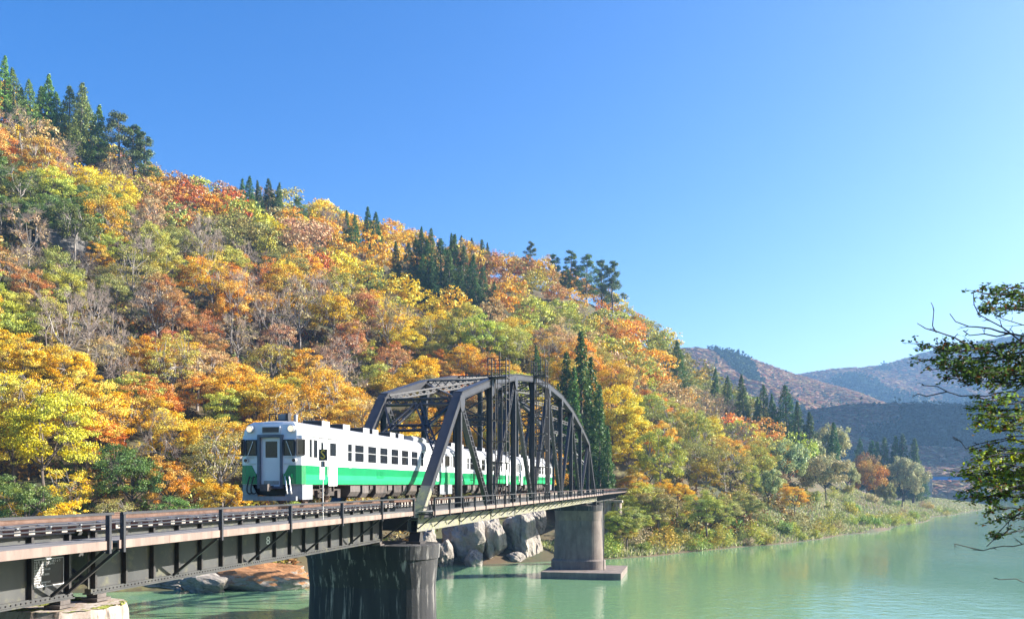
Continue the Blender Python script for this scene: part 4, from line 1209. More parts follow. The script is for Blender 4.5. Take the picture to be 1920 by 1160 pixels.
VNS = [broadleaf(130 + i, H, W, 90, 70, .23, .45, 'bark_pale', .34) for i, (H, W) in enumerate(((15, 13), (16, 12)))]
VS = [broadleaf(140 + i, H, W, 84, 58, .26, .5, 'bark_pale', .36) for i, (H, W) in enumerate(((16, 13), (14, 12), (17, 13)))]      # thinned crowns
VBARE = [bare(160 + i, H, W, lf) for i, (H, W, lf) in enumerate(((16, 11, 0), (14, 12, 0), (15, 12, 22)))]
VC = [cedar(180 + i, 24, W) for i, W in enumerate((8.2, 7.2, 9.6, 6.8, 8.8, 10.4))]
VP = [pine(190 + i, 18, W) for i, W in enumerate((10, 11.5, 9))]
VW = [broadleaf(200 + i, H, W, 84, 130, .36, .75, 'bark_dark', .24, .56, .42) for i, (H, W) in enumerate(((12, 13), (11, 14), (10, 11)))]
VBU = [bush(210 + i, W, H, 1500, .26, .4) for i, (W, H) in enumerate(((4.5, 2.6), (3.6, 2.4), (5.5, 3.0)))]

TREES = []      # (kind words, colour word, category, name, object, x, y, z, height)
def jitcol(c, rnd, a=.16):
    v = 1 + rnd.uniform(-a, a)
    return (min(1, c[0] * v * (1 + rnd.uniform(-.1, .1))), min(1, c[1] * v * (1 + rnd.uniform(-.16, .16))), c[2] * v, 1)
def plant(name, meshes, x, y, s, rz, col, kind, colour, cat, group, pn=('trunk', 'crown'), sz=1.0, extra=None, dz=0.0, h=15):
    z = float(ground_z(x, y)) + dz
    o = bpy.data.objects.new(name, None); o.empty_display_size = .5; COL.objects.link(o)
    o.location = (x, y, z); o.rotation_euler = (0, 0, rz); o.scale = (s, s, s * sz)
    for nm, me in zip(pn, meshes):
        if me is None: continue
        c = bpy.data.objects.new(nm, me); COL.objects.link(c); c.parent = o; c.color = col
    tag(o, None, cat, group)
    TREES.append((kind, colour, cat, o, x, y, z, h * s * sz))
    return o

rnd = random.Random(77)
# --- conifers where the photograph has them: (top pixel x, y, base pixel y, width factor)
CED = [(8, 108, 205), (28, 130, 215), (60, 150, 225), (88, 138, 228), (75, 160, 235), (108, 175, 238), (130, 165, 240), (150, 158, 246), (165, 178, 250), (180, 195, 250), (45, 165, 222),
       (452, 335, 372), (468, 331, 374), (486, 338, 376), (503, 336, 380), (520, 342, 385), (650, 395, 440), (668, 402, 450), (688, 388, 446), (706, 398, 452),
       (742, 452, 520), (762, 455, 530), (785, 448, 535), (806, 450, 545), (828, 447, 552), (850, 440, 556), (868, 462, 562), (884, 478, 572), (905, 500, 580), (926, 528, 588), (815, 480, 560), (790, 478, 548), (845, 470, 566), (865, 500, 580), (895, 520, 586),
       (790, 425, 465), (806, 428, 470), (848, 437, 478), (866, 441, 480), (884, 446, 482), (904, 448, 486), (918, 455, 490),
       (1270, 640, 742), (1010, 648, 745), (1396, 702, 800), (1432, 722, 822), (1452, 738, 830), (1478, 722, 842), (1500, 752, 845), (1520, 772, 848), (1418, 745, 815), (1560, 792, 850), (1340, 690, 760), (1365, 705, 770),
       (1612, 822, 858), (1632, 826, 860), (1655, 820, 860), (1676, 818, 860), (1694, 814, 862), (1712, 822, 864), (1645, 828, 862), (1728, 880, 935)]
for tx, ty, by in CED:
    X_, Y_, Z_, ok = hit(tx, by + 26 if tx < 1000 else by + 10)
    while not ok and by < 1000 and tx < 1600: by += 6; X_, Y_, Z_, ok = hit(tx, by + 6)
    if tx >= 1600 and tx < 1725: Y_ = 420.; X_ = (tx - 960) / 1600 * Y_; Z_ = float(ground_z(X_, Y_))
    if not ok and Y_ > 450: Y_ = 372.; X_ = (tx - 960) / 1600 * Y_; Z_ = float(ground_z(X_, Y_))
    top = EYE + (907.5 - ty) / 1600 * Y_; Hh = min(max(top - Z_, 9), 34)
    s = Hh / 24
    g = rnd.choice(((.085, .15, .04), (.095, .165, .042), (.07, .135, .038)))
    if tx < 200: g = (.19, .28, .065)  # sunlight on the top-left group put into a brighter green
    w = rnd.uniform(1.15, 1.55)
    o = plant('cedar_tree', VC[rnd.randrange(6)][:2], X_, Y_, s * w, rnd.uniform(0, 6.28), jitcol(g, rnd, .12), 'cedar', 'dark green', 'cedar tree', 'conifers on the hillside', sz=1 / w, h=24)
    o.rotation_euler = (rnd.uniform(-.05, .05), rnd.uniform(-.05, .05), o.rotation_euler[2])
# the tall pair behind the far end of the truss
for tx, ty, Y_, w in ((1090, 622, 186, 1.2), (1062, 662, 188, 1.2), (1124, 722, 184, 1.15), (1076, 690, 182, 1.1), (1108, 670, 190, 1.15), (1140, 800, 182, .95), (1046, 720, 190, 1.0)):
    X_ = (tx - 960) / 1600 * Y_; Hh = min(EYE + (907.5 - ty) / 1600 * Y_ - float(ground_z(X_, Y_)), 40); s = Hh / 24
    plant('cedar_tree', VC[rnd.randrange(3)][:2], X_, Y_, s * w * .8, rnd.uniform(0, 6.28), jitcol((.08, .135, .032), rnd, .1), 'cedar', 'tall dark', 'cedar tree', 'conifers on the hillside', sz=1 / (w * .8), h=24)
PIN = [(222, 195, 270), (250, 235, 290), (270, 250, 300), (995, 455, 498), (1040, 478, 528), (1070, 470, 530), (1100, 478, 548), (1128, 488, 556), (1148, 492, 566), (1060, 500, 545), (560, 370, 400)]
for tx, ty, by in PIN:
    X_, Y_, Z_, ok = hit(tx, by + 14)
    while not ok and by < 1000: by += 6; X_, Y_, Z_, ok = hit(tx, by + 6)
    top = EYE + (907.5 - ty) / 1600 * Y_; s = min(max(top - Z_, 9), 26) / 18
    plant('pine_tree', VP[rnd.randrange(3)][:2], X_, Y_, s, rnd.uniform(0, 6.28), jitcol((.11, .17, .05), rnd, .1), 'pine', 'blue green', 'pine tree', 'pines along the ridge', h=18)
# --- willows and small trees on the right bank: (crown centre pixel, depth, scale, colour)
for tx, ty, Yd, s, cw, var in ((1478, 872, 262, 1.15, 'silver', 0), (1548, 888, 275, 1.2, 'silver', 1), (1560, 842, 330, 1.25, 'silver', 0), (1515, 850, 300, 1.0, 'silver', 2), (1692, 872, 370, 1.35, 'silver', 1), (1440, 905, 235, .8, 'silver', 2),
                             (1625, 858, 380, 1.1, 'brown', 0), (1628, 895, 345, 1.05, 'golden', 1), (1660, 900, 350, .7, 'olive', 2), (1590, 880, 310, .8, 'silver', 2)):
    X_ = (tx - 960) / 1600 * Yd; zc = EYE + (907.5 - ty) / 1600 * Yd
    zg = float(ground_z(X_, Yd))
    col = {'silver': (.38, .38, .18), 'brown': (.30, .20, .07), 'golden': (.50, .25, .04), 'olive': (.25, .24, .07)}[cw]
    hh = max((zc - zg) / .58, 6)
    plant('willow_tree' if cw == 'silver' else 'broadleaf_tree', VW[var][:2], X_, Yd, s, rnd.uniform(0, 6.28), jitcol(col, rnd, .06), 'willow' if cw == 'silver' else 'broadleaf tree', 'silvery green' if cw == 'silver' else cw, 'willow tree' if cw == 'silver' else 'broadleaf tree', 'willows on the river bank' if cw == 'silver' else 'broadleaf trees on the hillside', sz=min(max(hh / (11 * s), .8), 1.5), h=11)
for tx, by, Yd, s, cw, var in ((1325, 985, 178, .80, 'yellow-green', 6), (1205, 968, 180, .95, 'yellow-green', 3), (1235, 975, 176, .8, 'olive', 6), (1172, 985, 172, .55, 'green', 6), (1395, 960, 205, .75, 'olive', 3), (1150, 1000, 157, .6, 'yellow-green', 6), (1176, 1000, 159, .65, 'olive', 6), (1163, 1000, 156, .5, 'yellow-green', 3), (1192, 985, 172, .7, 'yellow-green', 3), (1270, 960, 190, .7, 'golden', 6), (1490, 945, 232, .7, 'yellow', 6)):
    X_ = (tx - 960) / 1600 * Yd
    while ground_z(X_, Yd) < .9: Yd += 1.0; X_ = (tx - 960) / 1600 * Yd
    plant('bank_tree', VN[var % 4][:2], X_, Yd, s, rnd.uniform(0, 6.28), jitcol(PAL[cw], rnd, .06), 'low tree', cw, 'bank tree', 'low trees on the river bank', h=13)
# --- the broadleaf forest of the hillside
cands = []
sp = 8.8
rs = np.random.RandomState(5)
occ = [(t[4], t[5], 5.0) for t in TREES] + [(t[4] * k, t[5] * k, 0) for t in TREES if t[2] in ('cedar tree', 'pine tree') for k in ((t[5] - 7) / t[5], (t[5] - 13) / t[5])]
OC = np.array(occ)
Uv = (math.sin(TH), math.cos(TH)); 
for gy_ in np.arange(96, 400, sp * .92):
    for gx_ in np.arange(-300, 150, sp):
        x = gx_ + rs.uniform(-.42, .42) * sp + (sp / 2 if int(gy_ / (sp * .92)) % 2 else 0); y = gy_ + rs.uniform(-.42, .42) * sp
        z = float(ground_z(x, y))
        if z < 2.2: continue
        pxx, pyy = project(x, y, z + 9)
        if pxx < -130 or pxx > 1500: continue
        if x > 60 and z < 8: continue
        # keep the track and the space over the bank under the bridge free
        uu = x * Uv[0] + y * Uv[1]; vv = x * Uv[1] - y * Uv[0] + 17.15
        if abs(vv) < 8.5 and uu < 186: continue
        if -20 < x < 14 and z < 9 and y < 175: continue
        if ((OC[:, 0] - x) ** 2 + (OC[:, 1] - y) ** 2).min() < 5.0 ** 2: continue
        # hidden behind the crest?
        ys = np.linspace(100, y - 8, 60); zs = ground_z(x / y * ys, ys)
        if ((zs + 3 - EYE) / ys).max() > (z + 15 - EYE) / y: continue
        cands.append((x, y, z))
def prop(x, y, z): return 1 / y
cands.sort(key=lambda c: c[1])
# nearest colour anchor decides the colour; neighbours mix
mass = []
BARE_AT = [hit(a, b + 30)[:2] for a, b in ((480, 380), (520, 650), (470, 640), (560, 620), (200, 600), (60, 270), (200, 700), (250, 690), (520, 390), (130, 560), (340, 560), (150, 330), (620, 440), (1060, 650), (1330, 760), (30, 460), (450, 360), (940, 640))]
BA = np.array(BARE_AT)
nth = 0
for x, y, z in cands:
    d = np.hypot(AXY[:, 0] - x, (AXY[:, 1] - y)) + rs.rand(len(AXY)) * 9
    cname = ANAME[int(d.argmin())]
    if rnd.random() < .36: cname = rnd.choice(('golden', 'yellow', 'yellow-green', 'yellow-green', 'golden', 'tan', 'yellow-green', 'olive', 'yellow'))
    bd = np.hypot(BA[:, 0] - x, BA[:, 1] - y).min()
    isbare = bd < 12 and rnd.random() < .34 or rnd.random() < .02
    s = rnd.uniform(.66, 1.08) * (.95 if y > 300 else 1.0)
    if z < 7: s *= .7
    if (nth < 300 and not isbare):
        thin = rnd.random() < (.45 if cname in ('tan', 'brown', 'olive', 'rust') else .12)
        v = (VNS[rnd.randrange(2)] if thin else VN[rnd.randrange(4)]) if y < 190 else (VS[rnd.randrange(3)] if thin else VB[rnd.randrange(7)])
        kind = 'thin-crowned tree' if thin else 'broadleaf tree'
        col = PAL[cname]
        plant('broadleaf_tree', v[:2], x, y, s, rnd.uniform(0, 6.28), jitcol(col, rnd), kind, cname, 'broadleaf tree', 'broadleaf trees on the hillside', sz=rnd.uniform(.9, 1.2))
        nth += 1
    elif isbare:
        v = VBARE[rnd.randrange(3)]
        plant('bare_tree', v, x, y, s, rnd.uniform(0, 6.28), jitcol(PAL['tan'], rnd), 'leafless tree', 'grey', 'bare tree', 'leafless trees on the hillside', pn=('trunk', 'twigs', 'last_leaves'), sz=rnd.uniform(.95, 1.2))
    else:
        mass.append((x, y, z, s, cname))
print('candidates', len(cands), 'mass', len(mass), 'trees', len(TREES))
def add_mass(acc, raw, x, y, z, s, rz, col, frac, grow, rs, sz=1.0):
    V, r, c = raw; n = len(r); k = rs.rand(n) < frac; Q = V.reshape(-1, 4, 3)[k]
    ctr = Q.mean(1, keepdims=True); Q = ctr + (Q - ctr) * grow
    ca, sa = math.cos(rz) * s, math.sin(rz) * s
    W_ = np.empty_like(Q); W_[..., 0] = Q[..., 0] * ca - Q[..., 1] * sa + x; W_[..., 1] = Q[..., 0] * sa + Q[..., 1] * ca + y; W_[..., 2] = Q[..., 2] * s * sz + z
    acc[0].append(W_.reshape(-1, 3)); acc[1].append(r[k]); acc[2].append(c[k]); acc[3].append(np.tile(np.array(col[:3]), (int(k.sum()), 1)))
acc = ([], [], [], [])
for x, y, z, s, cname in mass:
    add_mass(acc, VB[rnd.randrange(7)][2], x, y, z, s, rnd.uniform(0, 6.28), jitcol(PAL[cname], rnd), .085, 2.55, rs)
if acc[0]:
    tag(link('distant_forest', quad_mesh('distant_forest', np.concatenate(acc[0]), np.concatenate(acc[1]), np.concatenate(acc[2]), M['leaf_mass'], np.concatenate(acc[3]))), 'massed autumn crowns high on the ridge', 'forest', kind='stuff')
# --- undergrowth over the slope
acc = ([], [], [], [])
PU = [(.10, .13, .03), (.16, .16, .04), (.26, .15, .045), (.30, .22, .05), (.20, .11, .04), (.32, .28, .06)]
cnt = 0
while cnt < 2100:
    Yq = rs.uniform(104, 330); xq = rs.uniform(-60, 1520); X_ = (xq - 960) / 1600 * Yq
    z = float(ground_z(X_, Yq))
    if z < 1.2 or z > 120: continue
    uu = X_ * Uv[0] + Yq * Uv[1]; vv = X_ * Uv[1] - Yq * Uv[0] + 17.15
    if abs(vv) < 4.5 and uu < 180: continue
    if -14 < X_ < 10 and z < 6: continue
    add_mass(acc, VBU[rnd.randrange(3)][2], X_, Yq, z - .2, rnd.uniform(.6, 1.5), rnd.uniform(0, 6.28), jitcol(rnd.choice(PU), rnd, .25), .065, 3.0, rs); cnt += 1
tag(link('undergrowth', quad_mesh('undergrowth', np.concatenate(acc[0]), np.concatenate(acc[1]), np.concatenate(acc[2]), M['leaf_mass'], np.concatenate(acc[3]))), 'brushy undergrowth between the hillside trees', 'undergrowth', kind='stuff')
# --- shrubs along the right bank
for i in range(150):
    f = rnd.random() ** 1.1; L = 20 + f * 250
    xs_ = np.interp(f, [0, .12, .35, .5, .75, 1], [18, 40, 62, 95, 140, 215]); sy = shore_y(xs_)
    o_ = (rnd.uniform(.5, 6) if rnd.random() < .55 else rnd.uniform(4, 24)) if f > .15 else rnd.uniform(.5, 12)
    x = xs_ - o_ * .75; y = sy + o_ * .65
    z = float(ground_z(x, y))
    if z < .05: continue
    cname, c = rnd.choice((('grey-green', (.30, .35, .11)), ('fresh green', (.26, .33, .07)), ('yellow-green', (.42, .43, .08)), ('straw', (.46, .40, .20)), ('yellow-green', (.44, .40, .07))))
    plant('bank_shrub', VBU[rnd.randrange(3)][:2], x, y, rnd.uniform(.7, 1.5), rnd.uniform(0, 6.28), jitcol(c, rnd, .1), 'shrub', cname, 'shrub', 'shrubs along the river bank', pn=('stems', 'foliage'), h=2.6, sz=rnd.uniform(.7, 1.2))
# --- tall bank grass, too dense to count
G = ([], [], [])
n = 26000
f = rs.rand(n * 2); xs_ = 12 + 275 * f ** 1.3; sy = np.interp(xs_, [p[0] for p in SHORE], [p[1] for p in SHORE]); o_ = rs.rand(n * 2) * (10 + xs_ * .12)
x = xs_ - o_ * .72; y = sy + o_ * .68; z = ground_z(x, y); k = z > .15; x, y, z = x[k], y[k], z[k]; m = len(x)
hgt = rs.uniform(.3, .95, m); a = rs.rand(m) * 6.283; w = .10 + .1 * rs.rand(m); lx = rs.normal(size=m) * .35; ly = rs.normal(size=m) * .35
B0 = np.stack([x - np.cos(a) * w, y - np.sin(a) * w, z - .1], 1); B1 = np.stack([x + np.cos(a) * w, y + np.sin(a) * w, z - .1], 1); T1 = np.stack([x + lx + np.cos(a) * .03, y + ly, z + hgt], 1); T0 = np.stack([x + lx - np.cos(a) * .03, y + ly, z + hgt], 1)
V = np.stack([B0, B1, T1, T0], 1).reshape(-1, 3)
gc = np.array([(.34, .39, .12), (.46, .42, .23), (.28, .34, .08), (.48, .43, .28)])[rs.randint(0, 4, m)]
tag(link('bank_grass', quad_mesh('bank_grass', V, rs.rand(m), rs.rand(m), M['leaf_mass'], gc)), 'pale reeds and grass along the water', 'grass', kind='stuff')

# --- forests on the far mountains
def far_forest(name, label, MM, n, cols, seed, size, conif=.25, ridge_con=True):
    X, Y, Z = MM; h, w = X.shape; rs = np.random.RandomState(seed)
    i = (rs.rand(n * 3) ** .8 * (h * .72 - 1)).astype(int); j = rs.randint(0, w - 1, n * 3)
    fi = rs.rand(n * 3); fj = rs.rand(n * 3)
    lerp = lambda A: (A[i, j] * (1 - fj) + A[i, j + 1] * fj) * (1 - fi) + (A[i + 1, j] * (1 - fj) + A[i + 1, j + 1] * fj) * fi
    x, y, z = lerp(X), lerp(Y), lerp(Z)
    pxx = 960 + 1600 * x / y; k = (z > 1) & (pxx > 1230) & (pxx < 2060); x, y, z, i = x[k][:n], y[k][:n], z[k][:n], i[k][:n]; m = len(x)
    patch = vnoise(x, y, seed, size * 9) + vnoise(x, y, seed + 1, size * 25)
    con = (rs.rand(m) < .008) | (patch > .46 - conif)
    q = 7
    idx = np.repeat(np.arange(m), q); d = rs.normal(size=(m * q, 3)); d /= np.linalg.norm(d, axis=1)[:, None]
    cc = con[idx]
    ht = size * (.9 + .4 * rs.rand(m))
    t = rs.rand(m * q)
    P = np.stack([x[idx], y[idx], z[idx]], 1)
    bl = d * (size * .46) * np.array([1, 1, .75]) + np.array([0, 0, size * .65])
    wid = size * .26 * (1.05 - t)
    cn = np.stack([d[:, 0] * wid, d[:, 1] * wid, t * ht[idx] * 1.5], 1)
    P = P + np.where(cc[:, None], cn, bl)
    nrm = d * .8 + rs.normal(size=d.shape) * .12 + np.array([0, 0, 1.0]); nrm /= np.linalg.norm(nrm, axis=1)[:, None]
    tt = rs.normal(size=d.shape); tt -= nrm * (tt * nrm).sum(1)[:, None]; tt /= np.linalg.norm(tt, axis=1)[:, None]; b = np.cross(nrm, tt)
    s = (size * np.where(cc, .23, .43) * (.7 + .6 * rs.rand(m * q)))[:, None]
    V = np.stack([P - tt * s, P + b * s, P + tt * s, P - b * s], 1).reshape(-1, 3)
    cols = np.array(cols); cl = cols[rs.randint(0, len(cols), m)] * (.8 + .4 * rs.rand(m))[:, None]
    cl = np.where(con[:, None], np.array([.035, .06, .025]), cl)
    tag(link(name, quad_mesh(name, V, .4 + .2 * rs.rand(m * q), rs.rand(m)[idx], M['leaf_mass'], cl[idx])), label, 'forest', kind='stuff')
AUT = [(.36, .19, .11), (.36, .24, .14), (.32, .16, .085), (.38, .26, .115), (.27, .20, .095), (.38, .24, .17)]
far_forest('sunlit_mountain_forest', 'pinkish autumn woods on the sunlit mountain', M1, 20000, AUT, 301, 10.5, .16)
far_forest('hazy_mountain_forest', 'faint blue woods on the hazy mountain', M2, 18000, AUT, 311, 14, .38)
far_forest('shaded_hill_forest', 'shaded woods on the low hill behind the river', M3, 18000, AUT, 321, 8.5, .42)

# ------------------------------------------------------------------ labels that single out each tree
def zone(x, y, z, h):
    a, b = project(x, y, z + h * .55)
    bx = ('at the left edge' if a < 110 else 'left of the train' if a < 260 else 'beside the railcar front' if a < 450 else 'over the front railcar' if a < 640 else 'over the truss portal' if a < 800 else 'over the truss' if a < 930 else 'over the arch crown' if a < 1050 else
          'right of the arch' if a < 1170 else 'over the far pier bank' if a < 1290 else 'over the bank trees' if a < 1420 else 'near the willows' if a < 1560 else 'at the river bend')
    sky = np.interp(a, [0, 200, 400, 700, 900, 1100, 1200, 1280, 1380, 1450, 1560, 2000], [150, 260, 330, 400, 470, 510, 570, 640, 720, 770, 830, 850]); bot = np.interp(a, [0, 1100, 1300, 1500, 1800], [960, 930, 1010, 990, 960])
    f = (bot - b) / (bot - sky)
    by = 'on the ridge' if f > .93 else 'high up' if f > .74 else 'above mid-slope' if f > .52 else 'below mid-slope' if f > .32 else 'low down' if f > .14 else 'at slope foot'
    return by, bx, a
ORD = ['leftmost', 'second from left', 'third from left', 'fourth from left', 'fifth from left', 'sixth from left', 'seventh from left', 'eighth from left', 'ninth from left', 'tenth from left', 'eleventh from left', 'twelfth from left', 'thirteenth from left', 'fourteenth from left', 'fifteenth from left', 'sixteenth from left', 'seventeenth from left', 'eighteenth from left', 'nineteenth from left', 'twentieth from left']
groups = {}
for kind, colour, cat, o, x, y, z, h in TREES:
    by, bx, a = zone(x, y, z, h)
    groups.setdefault((colour, kind, by, bx), []).append((a, o))
for (colour, kind, by, bx), L_ in groups.items():
    L_.sort(key=lambda q: q[0])
    for i, (a, o) in enumerate(L_):
        o['label'] = '%s %s %s %s' % (colour, kind, by, bx) + ('' if len(L_) == 1 else ', ' + (ORD[i] if i < len(ORD) else 'far right of its row'))

# ------------------------------------------------------------------ rocks
def rock_mat(name, litter):
    m, nt, out = new_mat(name)
    b = N(nt, "BsdfPrincipled"); b.inputs['Roughness'].default_value = .9
    c = mixcol(nt, ramp(nt, noise(nt, 1.6, 6, .65), [(.35, 0.), (.7, 1.)]), (.36, .32, .275), (.20, .175, .15))
    c = mixcol(nt, ramp(nt, noise(nt, 2.6, 6, .7, (1.6, 1.6, .45)), [(.54, 0.), (.68, 1.)]), c, (.07, .062, .058))
    c = mixcol(nt, ramp(nt, noise(nt, 5.0, 5, .65), [(.58, 0.), (.72, 1.)]), c, (.24, .25, .13))
    if litter:
        g = N(nt, "NewGeometry"); sx = N(nt, "SeparateXYZ"); nt.links.new(g.outputs['Normal'], sx.inputs[0])
        ad = N(nt, "Math", operation='ADD'); nt.links.new(sx.outputs[2], ad.inputs[0]); nt.links.new(noise(nt, 3, 4), ad.inputs[1])
        lit = mixcol(nt, ramp(nt, noise(nt, 30, 3, .8), [(.4, 0.), (.6, 1.)]), (.40, .17, .06), (.22, .12, .05))
        c = mixcol(nt, ramp(nt, ad.outputs[0], [(.78, 0.), (.98, 1.)]), c, lit)
    nt.links.new(c, b.inputs['Base Color'])
    bp = N(nt, "Bump"); bp.inputs['Strength'].default_value = 1.0; bp.inputs['Distance'].default_value = .6
    nt.links.new(noise(nt, 4.0, 8, .7), bp.inputs['Height']); nt.links.new(bp.outputs[0], b.inputs['Normal'])
    nt.links.new(b.outputs[0], out.inputs[0]); return m
M['rock'] = rock_mat('pale river rock', False)
M['cliff'] = surf('grey cliff rock', (.20, .19, .18), (.09, .085, .08), .5, .9, bump=.9, bscale=1.2)
M['rock_litter'] = rock_mat('rock under fallen leaves', True)
def boulder_mesh(seed, mat, nplane=11):
    import bmesh
    r = np.random.RandomState(seed)
    bm = bmesh.new(); bmesh.ops.create_icosphere(bm, subdivisions=4, radius=1)
    n = r.normal(size=(nplane, 3)); n /= np.linalg.norm(n, axis=1)[:, None]; h = .62 + .34 * r.rand(nplane)
    for v in bm.verts:
        d = np.array(v.co); q = n @ d; k = q > .1
        rad = min(1.15, (h[k] / q[k]).min() if k.any() else 1.1)
        w = .05 * math.sin(d[2] * 5 + d[0] * 7 + seed * 2) * math.sin(d[1] * 6 + seed) + .035 * math.sin(d[0] * 9 + seed) * math.sin(d[1] * 8 + 2) + .02 * math.sin(d[2] * 19 + d[0] * 13) + .012 * r.normal()
        v.co = Vector(d * (rad + w))
    me = bpy.data.meshes.new('boulder'); bm.to_mesh(me); bm.free(); me.materials.append(mat)
    return me
def boulder(px0, px1, py0, py1, Y, depth, label, seed, mat='rock', rz=0.0, group='boulders on the far bank'):
    s = Y / 1600
    x = ((px0 + px1) / 2 - 960) * s; w = (px1 - px0) * s; zt = EYE + (907.5 - py0) * s; zb = EYE + (907.5 - py1) * s - .8
    o = link('boulder', boulder_mesh(seed, M[mat]))
    o.location = (x, Y + depth / 2 * .6, (zt + zb) / 2); o.scale = (w / 2 * 1.08, depth / 2, (zt - zb) / 2 * 1.06); o.rotation_euler = (0, 0, rz)
    return tag(o, label, 'boulder', group)
boulder(784, 818, 990, 1040, 140, 6, 'small rounded boulder just right of the dark front pier', 1)
boulder(815, 846, 1015, 1062, 142, 5, 'low shaded boulder at the water beside the dark pier', 2)
boulder(822, 910, 968, 1062, 146, 10, 'largest pale boulder under the truss, sunlit and streaked', 3)
boulder(900, 946, 962, 1054, 150, 8, 'tall narrow pale boulder in the middle of the rock group', 4)
boulder(940, 1004, 958, 1052, 153, 9, 'dark grey boulder with a slanting crack under the truss', 5)
boulder(986, 1018, 992, 1053, 156, 6, 'rounded boulder at the right end of the rock group', 6)
boulder(988, 1026, 952, 992, 162, 7, 'brown boulder set above the others near the slab pier', 7)
boulder(868, 905, 1030, 1064, 143, 4, 'small boulder at the water before the largest pale one', 8)
boulder(950, 985, 1036, 1056, 150, 4, 'flat stone at the water under the dark grey boulder', 9)
boulder(300, 590, 1052, 1112, 116, 10, 'broad outcrop covered in orange fallen leaves beneath the girder', 12, 'rock_litter', group='leaf-strewn rocks at the left bank')
boulder(395, 560, 1062, 1108, 111, 6, 'rounded leaf-covered rock at the water left of the dark pier', 13, 'rock_litter', group='leaf-strewn rocks at the left bank')
boulder(200, 360, 1072, 1110, 111, 6, 'white bare rock shelf at the left waterline', 14, group='leaf-strewn rocks at the left bank')
boulder(330, 430, 1075, 1112, 108, 4, 'pale stone between the rock shelf and the leaf-covered rock', 15, group='leaf-strewn rocks at the left bank')
X_, Y_, Z_, ok = hit(118, 470)
o = link('cliff_face', boulder_mesh(21, M['cliff'])); o.location = (X_ + 1, Y_ - 1, Z_ - 1); o.scale = (7, 5, 8); tag(o, 'grey cliff face showing through the trees high at left', 'cliff')

# ------------------------------------------------------------------ blue road bridge far up the valley
Yb = 610.0
bl = world_thing('blue_road_bridge', ((1745 - 960) / 1600 * Yb, Yb, 0), 'distant bright blue girder bridge across the river bend', 'bridge')
def bpart(name, mat, *boxes):
    mb = MB()
    for b in boxes: mb.box(*b)
    return mb.build(name, mat, bl)
bpart('girder', M['blue_girder'], (0, 230, -1.6, -1.2, 16.9, 19.3)); bpart('girder', M['blue_girder'], (0, 230, 5, 5.4, 16.9, 19.3)); bpart('deck', M['concrete_pale'], (-6, 236, -2.4, 6.2, 19.3, 19.8))
rm = MB(); rm.box(-.06, .06, -2.3, -2.2, 19.8, 20.9); rme = rm.mesh('railing_post', M['concrete_pale'])
for i in range(58):
    o = link('railing_post', rme, bl); o.location = (-2 + i * 4, 0, 0)
bpart('hand_rail', M['concrete_pale'], (-4, 234, -2.3, -2.2, 20.9, 21.0))
for x in (38, 118, 198): bpart('support_pier', M['concrete_moss'], (x - 1.2, x + 1.2, -1.5, 5.3, -3, 16.9))
bpart('abutment', M['concrete_moss'], (-8, 0, -2.4, 6.2, 3, 19.29))

